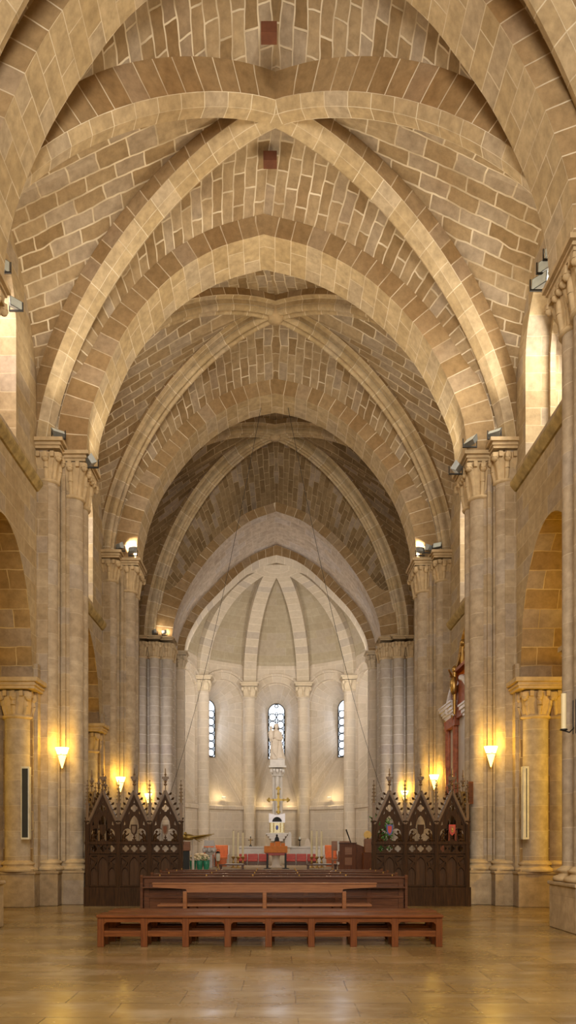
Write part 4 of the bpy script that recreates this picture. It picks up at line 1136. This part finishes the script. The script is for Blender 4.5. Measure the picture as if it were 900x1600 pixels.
# ------------------------------------------------------------------ sanctuary
def XZ(px, py, Y): return ((px-432)*Y/1200, E+(1315-py)*Y/1200)
# statue pedestal and statue
Y = 42.6
t = thing('statue_pedestal', 'tall white clustered column carrying the statue, in front of the centre window', 'pedestal', (0, Y, ZF))
for dx, dy in ((-.17, 0), (.17, 0), (0, -.15), (0, .15)):
    part('column_shaft', 'marble', t, lambda m: m.lathe(.05+dx, Y+dy, [(.12, 0), (.12, 5.15)], 12, ZF))
part('base', 'marble', t, lambda m: (m.box(-.35, .45, Y-.38, Y+.38, ZF, ZF+.9), m.box(-.4, .5, Y-.42, Y+.42, ZF+.85, ZF+.95)), bevel=.02)
part('capital', 'marble', t, lambda m: (capital(m, .05, Y, 5.25, 5.72, .27, .36), m.box(-.43, .53, Y-.45, Y+.45, 5.68, 5.78)))
part('top_block', 'marble', t, lambda m: (m.box(-.36, .46, Y-.36, Y+.36, 5.78, 6.12), m.box(.05, .40, Y-.33, Y+.33, 6.12, 6.2)), bevel=.02)
def statue_body(m):
    # robed standing figure, swaying slightly, with folds
    rows = []
    prof = [(0, .31, .25, .03), (.10, .33, .27, .03), (.4, .30, .24, .02), (.8, .27, .22, .0), (1.05, .255, .21, -.02), (1.22, .23, .19, -.03), (1.38, .27, .19, -.03), (1.5, .27, .17, -.02), (1.60, .19, .14, -.02), (1.66, .09, .09, -.01), (1.71, .075, .08, -.01)]
    pr_ = []
    for i in range(len(prof)-1):
        for k in range(4):
            f = k/4; pr_.append([prof[i][j]*(1-f)+prof[i+1][j]*f for j in range(4)])
    pr_.append(list(prof[-1]))
    for (z, rx, ry, ox) in pr_:
        rx *= 1.22 if z < 1.55 else 1; row = []; amp = .10*max(0, 1-z/1.35)
        for j in range(41):
            a = 2*PI*j/40; k = 1+amp*math.cos(9*a+2.2*z)+amp*.6*math.cos(5*a-1.5*z)
            row.append((.0+ox+rx*k*math.cos(a), Y+ry*k*math.sin(a), 6.14+z))
        rows.append(row)
    m.grid(rows)
    m.ball((-.01, Y-.02, 6.14+1.83), (.115, .125, .15), 14, 10)               # head
    m.ball((-.01, Y-.13, 6.14+1.82), (.018, .03, .03), 6, 5)                  # nose
    m.ball((-.01, Y-.105, 6.14+1.765), (.03, .02, .012), 6, 4)
    for s_ in (-1, 1): m.ball((-.01+s_*.037, Y-.108, 6.14+1.85), (.018, .012, .012), 6, 4)
    # arms holding the child on the left
    m.tube((-.27, Y, 6.14+1.45), (-.33, Y-.12, 6.14+1.15), .085, .07, 10); m.tube((-.33, Y-.12, 6.14+1.15), (-.16, Y-.30, 6.14+1.20), .07, .045, 10)
    m.tube((.22, Y, 6.14+1.45), (.30, Y-.10, 6.14+1.12), .085, .07, 10); m.tube((.30, Y-.10, 6.14+1.12), (.05, Y-.30, 6.14+1.10), .07, .045, 10)
    for hx, hz in ((-.13, 1.21), (.02, 1.10)):
        m.ball((hx, Y-.31, 6.14+hz), (.045, .03, .03), 8, 6)
        for f_ in range(5): m.tube((hx+.02, Y-.325, 6.14+hz-.025+f_*.012), (hx+.07-.01*abs(f_-2), Y-.33, 6.14+hz-.03+f_*.015), .009, .006, 5)
    # draped cloth fall across the front
    for k in range(6):
        m.tube((-.20+k*.05, Y-.24, 6.14+1.12), (-.14+k*.03, Y-.27, 6.14+.35-.04*k), .035, .028, 8)
t = thing('statue', 'pale stone statue of a crowned robed woman holding a child, before the centre window', 'statue', (0, Y, 6.14))
part('body', 'statue', t, statue_body)
def veil(m):
    P = []
    for z, rx, ry in ((1.20, .25, .17), (1.45, .25, .16), (1.62, .16, .14), (1.75, .155, .17), (1.86, .15, .165), (1.94, .11, .12), (1.98, .02, .03)):
        P.append([(-.01+rx*math.cos(a), Y+.03+ry*math.sin(a), 6.14+z) for a in [-.35+(PI+.7)*k/16 for k in range(17)]])
    m.grid(P)
part('veil', 'statue', t, veil)
part('crown', 'statue', t, lambda m: (m.lathe(-.01, Y, [(.11, 0), (.125, .05), (.12, .06)], 14, 8.03), [m.tube((-.01+.09*math.cos(a), Y+.09*math.sin(a), 8.06), (-.01+.12*math.cos(a), Y+.12*math.sin(a), 8.13), .028, .016, 5) for a in [k*PI/4 for k in range(8)]]))
def child(m):
    m.ball((-.25, Y-.22, 6.14+1.66), (.07, .075, .085), 12, 8); m.ball((-.25, Y-.295, 6.14+1.655), (.012, .015, .015), 6, 4)
    m.lathe(-.25, Y-.20, [(.10, 0), (.115, .12), (.095, .28), (.05, .36)], 14, 6.14+1.22, sy=.85)
    m.tube((-.18, Y-.22, 6.14+1.5), (-.07, Y-.24, 6.14+1.58), .035, .022, 7); m.tube((-.32, Y-.22, 6.14+1.5), (-.37, Y-.26, 6.14+1.40), .035, .022, 7)
    m.tube((-.28, Y-.24, 6.14+1.24), (-.29, Y-.28, 6.14+1.05), .04, .025, 7); m.tube((-.21, Y-.24, 6.14+1.24), (-.20, Y-.28, 6.14+1.06), .04, .025, 7)
    m.xf(Matrix.Translation((-.30, Y-.2, 7.5)) @ Matrix.Scale(1.25, 4) @ Matrix.Translation((.25, -(Y-.2), -7.5)))
part('child', 'statue', t, child)
# altar console with shrine and cross
Y = 41.3
t = thing('altar_console', 'white stone console and panel behind the altar', 'console', (.02, Y, ZF))
part('panel', 'carved_apse', t, lambda m: m.box(-.62, .72, Y+.1, Y+.3, ZF, 1.98), bevel=.02)
part('shelf', 'marble', t, lambda m: [m.box(.03-w_, .03+w_, Y-.32, Y+.2, z0, z1) for w_, z0, z1 in ((.32, 1.62, 1.75), (.42, 1.75, 1.88), (.52, 1.88, 1.98), (.60, 1.98, 2.06))], bevel=.01)
def wing(m):
    plate(m, [[(.45, 1.3), (.80, 1.3), (.80, 1.98), (.76, 2.1), (.68, 2.12), (.62, 1.95), (.45, 1.7)]], .08, (0, Y-.1, 0))
part('side_scroll', 'marble', t, wing, bevel=.01)
t = thing('reliquary_shrine', 'small gilded enamel shrine with arched top under the cross', 'shrine', (.03, Y-.05, 2.06))
part('casket', 'mosaic', t, lambda m: m.box(-.36, .42, Y-.25, Y+.15, 2.06, 2.62), bevel=.01)
def arch_(m):
    plate(m, [[(-.40, 2.62), (.46, 2.62), (.46, 3.12), (.40, 3.10), (.03, 3.02), (-.34, 3.10), (-.40, 3.12)], circ(.03, 2.66, .26, 14, 0, PI, True)], .38, (0, Y-.05, 0))
part('arched_canopy', 'ret_white', t, arch_, bevel=.008)
part('arch_back', 'iron', t, lambda m: m.box(-.3, .36, Y+.02, Y+.06, 2.62, 3.0))
part('medallion', 'blue', t, lambda m: m.ball((.03, Y-.26, 2.35), (.07, .02, .13)))
part('gilt_colonnettes', 'gold', t, lambda m: [m.tube((x, Y-.26, 2.1), (x, Y-.26, 2.6), .02) for x in (-.34, -.15, .21, .40)])
t = thing('altar_cross', 'large ornate gilt cross standing above the shrine', 'cross', (.05, Y-.05, 3.1))
def crs(m):
    cx, cz = .10, 3.84
    def lobe(x, z, dx, dz):
        for k in (0, 1, 2): m.ball((x+(-dz*.07 if k == 1 else dz*.07 if k == 2 else dx*.07), Y-.05, z+(-dx*.07 if k == 1 else dx*.07 if k == 2 else dz*.07)), (.062, .03, .062), 8, 6)
    m.box(cx-.05, cx+.05, Y-.07, Y-.03, 3.14, 4.48); m.box(cx-.52, cx+.52, Y-.07, Y-.03, cz-.045, cz+.045); m.box(cx-.09, cx+.09, Y-.08, Y-.02, cz-.09, cz+.09)
    lobe(cx-.50, cz, -1, 0); lobe(cx+.50, cz, 1, 0); lobe(cx, 4.44, 0, 1); lobe(cx, 3.2, 0, -1)
    for q in (-.28, .28): m.ball((cx+q, Y-.05, cz), (.075, .035, .075), 8, 6)
    for q in (.32, -.38): m.ball((cx, Y-.05, cz+q), (.075, .035, .075), 8, 6)
part('cross', 'gold', t, crs)
# parapet and red stalls
Y = 42.0
part('low_wall', 'marble', None, lambda m: (m.box(-2.1, 2.75, Y, Y+.25, ZF, 1.28), m.box(-2.15, 2.8, Y-.05, Y+.3, 1.24, 1.34)), bevel=.01, label='low white stone wall behind the altar carrying two small altar pieces', cat='wall')
for i, (x, lb) in enumerate([(-1.85, 'leftmost of the dark red stalls'), (-1.27, 'dark red stall second from the left'), (-.69, 'dark red stall just left of the altar'), (.76, 'dark red stall just right of the altar'), (1.34, 'dark red stall second right of the altar'), (1.92, 'dark red stall third right of the altar')]):
    y = 41.3; t = thing('stall_seat', lb+', against the low white wall', 'seat', (x, y, ZF), 'red stalls behind the altar')
    part('seat', 'seat_red', t, lambda m: m.box(x-.26, x+.26, y-.45, y, ZF+.20, ZF+.30), bevel=.03)
    part('backrest', 'seat_red', t, lambda m: m.box(x-.27, x+.27, y, y+.09, ZF+.22, ZF+.60), bevel=.03)
    part('base', 'pew', t, lambda m: m.box(x-.25, x+.25, y-.40, y+.05, ZF, ZF+.20))
def armchair(x, y, w_, lb, mat='orange'):
    t = thing('armchair', lb, 'chair', (x, y, ZF), 'orange chairs in the sanctuary')
    part('seat', mat, t, lambda m: m.box(x-w_/2, x+w_/2, y-.5, y, ZF+.38, ZF+.50), bevel=.03)
    part('backrest', mat, t, lambda m: m.box(x-w_/2, x+w_/2, y-.02, y+.07, ZF+.44, ZF+1.08), bevel=.03)
    part('front_panel', mat, t, lambda m: m.box(x-w_/2+.05, x+w_/2-.05, y-.46, y-.44, ZF+.02, ZF+.37))
    for s_ in (-1, 1):
        part('arm_panel', 'marble', t, lambda m: plate(m, [[(-.5, ZF+.01), (.05, ZF+.01), (.08, ZF+1.05), (0, ZF+1.05), (-.12, ZF+.62), (-.5, ZF+.6)]], .05, (x+s_*(w_/2+.03), y, 0), (0, 1, 0), (0, 0, 1)))
armchair(-3.40+.03, 39.3, .70, 'orange chair beside the flowers, left of the stone stand')
armchair(-2.78, 39.0, .64, 'orange chair with a pale side panel, right of the stone stand')
armchair(2.75, 39.0, .60, 'orange chair left of the wooden lectern desk')
# main altar
Y = 37.5
t = thing('altar_table', 'free-standing altar with orange frontal cloth in the middle of the sanctuary', 'altar', (0, Y, ZF))
part('frontal', 'cloth', t, lambda m: m.box(-.60, .53, Y-.35, Y+.45, 1.06, 1.385), bevel=.015)
part('lower_band', 'seat_red', t, lambda m: plate(m, [[(-.58, 1.06), (.51, 1.06), (.40, .93), (-.46, .93)][::-1]], .7, (0, Y+.05, 0)))
part('stone_support', 'statue', t, lambda m: m.lathe(-.03, Y+.05, [(.30, 0), (.27, .06), (.19, .12), (.18, .5), (.24, .6)], 16, ZF))
for x, z0, w_, h in ((-.20, 1.385, .22, .16), (.06, 1.385, .26, .22), (.32, 1.385, .20, .14)):
    part('wooden_box', 'cloth', None, lambda m: m.box(x-w_/2, x+w_/2, Y-.1, Y+.2, z0, z0+h), bevel=.01, label={-.20: 'left and lower of the wooden boxes on the altar', .06: 'middle and tallest of the wooden boxes on the altar', .32: 'right and smallest of the wooden boxes on the altar'}[x], cat='box', group='boxes on the altar')
def dk(m):
    m.lathe(.02, Y+.05, [(.14, 0), (.12, .05), (.10, .16), (.05, .24)], 12, 1.605); m.ball((.02, Y+.05, 1.90), (.05, .05, .06))
part('dark_figurine', 'iron', None, dk, label='small dark seated figurine on top of the middle altar box', cat='figurine')
for x, nm in ((-.42, 'left'), (.42, 'right')):
    t = thing('metal_post', 'thin black metal post in front of the %s half of the altar' % nm, 'post', (x, 35.5, ZF))
    part('pole', 'black', t, lambda m: m.box(x-.045, x+.045, 35.45, 35.55, ZF+.03, 1.05)); part('foot', 'black', t, lambda m: m.lathe(x, 35.5, [(.18, 0), (.16, .03), (.03, .05)], 14, ZF))
# small altar pieces on the low wall
t = thing('standing_crucifix', 'small dark crucifix on the low wall left of the altar', 'crucifix', (-1.42, 42.12, 1.34))
part('cross', 'iron', t, lambda m: (m.box(-1.445, -1.395, 42.1, 42.14, 1.34, 1.88), m.box(-1.56, -1.28, 42.1, 42.14, 1.66, 1.71), m.box(-1.50, -1.34, 42.06, 42.18, 1.34, 1.39)))
part('figure', 'brass', t, lambda m: (m.tube((-1.42, 42.09, 1.72), (-1.42, 42.09, 1.48), .03, .018), m.ball((-1.42, 42.08, 1.76), .028), m.tube((-1.53, 42.09, 1.70), (-1.31, 42.09, 1.70), .014)))
part('candle_flame', 'lens', t, lambda m: m.ball((-1.42, 42.1, 1.93), (.022, .022, .04)))
t = thing('small_candlestick', 'small dark candlestick on the low wall right of the altar', 'candlestick', (1.27, 42.12, 1.34))
part('stem', 'iron', t, lambda m: (m.lathe(1.27, 42.12, [(.08, 0), (.03, .03), (.02, .3), (.11, .36), (.12, .38), (.03, .39)], 12, 1.34)))
part('candle', 'lens', t, lambda m: m.lathe(1.27, 42.12, [(.03, 0), (.03, .1), (.01, .13)], 10, 1.73))
t = thing('stone_fragment', 'upright pale stone piece on the low wall right of the altar', 'stone', (1.70, 42.1, 1.34))
part('stone', 'statue', t, lambda m: plate(m, [[(-.17, 0), (.17, 0), (.15, .2), (.06, .43), (-.05, .45), (-.14, .25)]], .12, (1.70, 42.1, 1.34)), bevel=.02)
# great candles
def candle(x, y, zt, lb):
    t = thing('tall_candle', lb, 'candle', (x, y, ZF), 'tall candles beside the altar')
    part('holder', 'brass', t, lambda m: m.lathe(x, y, [(.13, 0), (.12, .03), (.05, .07), (.035, .2), (.07, .26), (.035, .32), (.035, .42), (.10, .50), (.10, .53), (.05, .55)], 14, ZF))
    part('wax', 'wax', t, lambda m: m.lathe(x, y, [(.052, 0), (.047, zt-ZF-.55)], 12, ZF+.53))
    part('wick', 'iron', t, lambda m: m.tube((x, y, zt), (x, y, zt+.04), .006))
for px, zt, y, lb in ((364.5, 2.13, 37, 'leftmost tall cream candle left of the altar'), (372, 2.05, 36.6, 'middle tall cream candle left of the altar'), (379.5, 2.05, 37, 'rightmost tall cream candle of the left trio'),
                  (487, 2.15, 37, 'leftmost tall cream candle of the right trio'), (495, 2.12, 36.6, 'middle tall cream candle right of the altar'), (502.5, 2.12, 37, 'rightmost tall cream candle right of the altar')):
    candle((px-432)*y/1200, y, zt, lb)
# low dark tables
for x0, x1, lb in ((-2.6, -1.45, 'low dark kneeling table left of the altar behind the pews'), (1.35, 2.75, 'low dark kneeling table right of the altar behind the pews')):
    y = 34.8; t = thing('low_table', lb, 'table', ((x0+x1)/2, y, ZF))
    part('tabletop', 'pew', t, lambda m: m.box(x0, x1, y-.2, y+.25, .52, .58), bevel=.01)
    for x in (x0+.08, x1-.08): part('leg', 'pew', t, lambda m: m.box(x-.05, x+.05, y-.15, y+.2, ZF, .52))
    part('cloth_runner', 'marble', t, lambda m: m.box(x0+.3, x1-.05, y-.21, y+.26, .58, .60))
# stone reading stand, glass lantern
x, y = -3.22, 37.0
t = thing('stone_stand', 'white carved stone stand with sloping block, between the orange chairs', 'stand', (x, y, ZF))
part('shaft', 'marble', t, lambda m: m.box(x-.14, x+.14, y-.14, y+.14, ZF, 1.05), bevel=.01)
part('capital', 'marble', t, lambda m: capital(m, x, y, 1.02, 1.40, .15, .26, True))
part('top_block', 'marble', t, lambda m: plate(m, [[(-.26, 1.38), (.26, 1.38), (.22, 1.66), (-.24, 1.66)]], .4, (x, y, 0)), bevel=.015)
x, y = -2.78, 36.5
t = thing('glass_lantern', 'small glass lantern on a brass stand, beside the left orange chairs', 'lantern', (x, y, ZF))
part('stand', 'brass', t, lambda m: m.lathe(x, y, [(.12, 0), (.04, .04), (.03, .26), (.08, .34)], 12, ZF))
part('glass', 'cream_case', t, lambda m: m.lathe(x, y, [(.08, 0), (.10, .1), (.11, .28), (.07, .38)], 12, ZF+.34))
part('cap', 'iron', t, lambda m: (m.lathe(x, y, [(.11, 0), (.08, .06), (.02, .10)], 12, ZF+.71), m.path([(x-.09, y, ZF+.74), (x-.06, y, ZF+.88), (x+.06, y, ZF+.88), (x+.09, y, ZF+.74)], .008)))
# gilded eagle lectern and its dark desk
x, y = -3.75, 32.2
t = thing('eagle_lectern', 'gilded spread-wing lectern top on a dark wooden desk, right of the left screen', 'lectern', (x, y, ZF))
def eg(m):
    for sg, L_ in ((1, 1.15), (-1, .5)):
        for k in range(7):
            m.tube((x+.10*sg, y-.15+.05*k, 1.78+.01*k), (x+L_*sg*(1-.09*k), y-.1+.06*k, 1.92-.055*k), .045, .012, 6)
    m.ball((x+.05, y-.05, 1.78), (.28, .16, .14), 12, 8); m.ball((x-.05, y-.18, 1.93), (.07, .08, .07)); m.tube((x-.05, y-.22, 1.93), (x-.05, y-.32, 1.90), .03, .005)
part('eagle', 'gold', t, eg)
part('post', 'statue', t, lambda m: m.lathe(x+.25, y, [(.12, 0), (.06, .05), (.05, .8), (.06, 1.35)], 12, ZF+.0))
part('desk', 'bench_lt', t, lambda m: m.box(x-.28, x+.20, y-.7, y-.35, 1.22, 1.60), bevel=.01)
part('desk_body', 'black', t, lambda m: m.box(x-.22, x+.16, y-.65, y-.4, ZF, 1.22), bevel=.01)
# flowers
x, y = -3.42, 34.2
t = thing('flower_arrangement', 'mound of cream flowers in green pots left of the altar', 'flowers', (x, y, ZF))
def fl(m):
    for k in range(60):
        a = random.uniform(0, 2*PI); r = random.uniform(0, 1)**.5; px_, pz_ = r*math.cos(a)*.44, abs(r*math.sin(a))*.24
        m.ball((x+px_, y+random.uniform(-.15, .15), .83+pz_), random.uniform(.04, .065), 6, 4)
part('blossoms', 'flower', t, fl, kind='stuff')
def lf(m):
    for k in range(60):
        c = Vector((x+random.uniform(-.45, .45), y+random.uniform(-.18, .1), random.uniform(.66, .9))); d = Vector((random.uniform(-1, 1), random.uniform(-1, .3), random.uniform(-.3, 1))).normalized()*.12; e = d.orthogonal().normalized()*.03
        i = m.add([tuple(c), tuple(c+d*.5+e), tuple(c+d), tuple(c+d*.5-e)]); m.face((i, i+1, i+2, i+3))
part('leaves', 'leaf', t, lf)
for dx in (-.3, 0, .3): part('pot', 'pot', t, lambda m: m.lathe(x+dx, y, [(.10, 0), (.14, .2), (.15, .40), (.13, .42)], 14, ZF))
# wooden ambo on the right
x0, x1, y = 2.62, 3.30, 31.9
z_ = 1.52
t = thing('wooden_ambo', 'red-brown wooden reading desk with square panels, left of the right screen', 'lectern', ((x0+x1)/2, y, ZF))
part('body', 'bench_v', t, lambda m: m.box(x0, x1, y, y+.9, ZF, z_), bevel=.01)
part('top', 'pew', t, lambda m: m.box(x0-.04, x1+.04, y-.05, y+.95, z_, z_+.04), bevel=.01)
for z0 in (.62, 1.05): part('square_panel', 'bench_lt', t, lambda m: m.box(x0+.22, x0+.52, y-.012, y, z0, z0+.32), bevel=.006)
part('side_wing', 'bench_v', t, lambda m: plate(m, [[(x1, ZF), (x1+.45, ZF), (x1+.45, 1.35), (x1, z_)]], .05, (0, y+.2, 0)))
part('microphone_stand', 'iron', t, lambda m: (m.tube((x0+.5, y+.3, z_+.03), (x0+.30, y+.2, z_+.55), .022, .03), m.ball((x0+.30, y+.2, z_+.56), .035)))
part('side_trim', 'marble', t, lambda m: m.box(x0-.09, x0-.01, y-.03, y+.03, 1.2, 1.62))
part('side_trim', 'marble', t, lambda m: m.box(x0-.1, x0-.01, y-.02, y+.03, .65, .75))
t = thing('wooden_chair', 'wooden high-backed chair just behind the wooden reading desk', 'chair', (2.75, 34.2, ZF))
part('backrest', 'bench_lt', t, lambda m: (m.box(2.45, 3.3, 34.2, 34.26, 1.2, 1.62)), bevel=.01)
part('seat', 'bench_lt', t, lambda m: m.box(2.45, 3.3, 33.75, 34.2, .75, .80), bevel=.01)
for x in (2.49, 3.26):
    for yy, h in ((33.8, .75), (34.22, 1.62)): part('leg', 'bench_lt', t, lambda m: m.box(x-.03, x+.03, yy-.03, yy+.03, ZF, h))
x, y = 3.72, 31.0
t = thing('side_cabinet', 'narrow wooden cabinet beside the right screen', 'cabinet', (x, y, ZF if False else 0))
part('body', 'bench_v', t, lambda m: m.box(x-.22, x+.24, y, y+.4, 0, 1.15), bevel=.01)
part('upper_door', 'bench_lt', t, lambda m: m.box(x-.16, x+.22, y-.02, y+.3, 1.15, 1.72), bevel=.01)
t = thing('round_icon', 'small round-topped brown icon on the narrow cabinet', 'icon', (x-.05, y+.1, 1.72))
part('panel', 'brass', t, lambda m: plate(m, [circ(x-.03, 1.88, .16, 18)], .04, (0, y+.1, 0)))
part('stand', 'iron', t, lambda m: m.box(x-.06, x+.0, y+.08, y+.16, 1.72, 1.76))
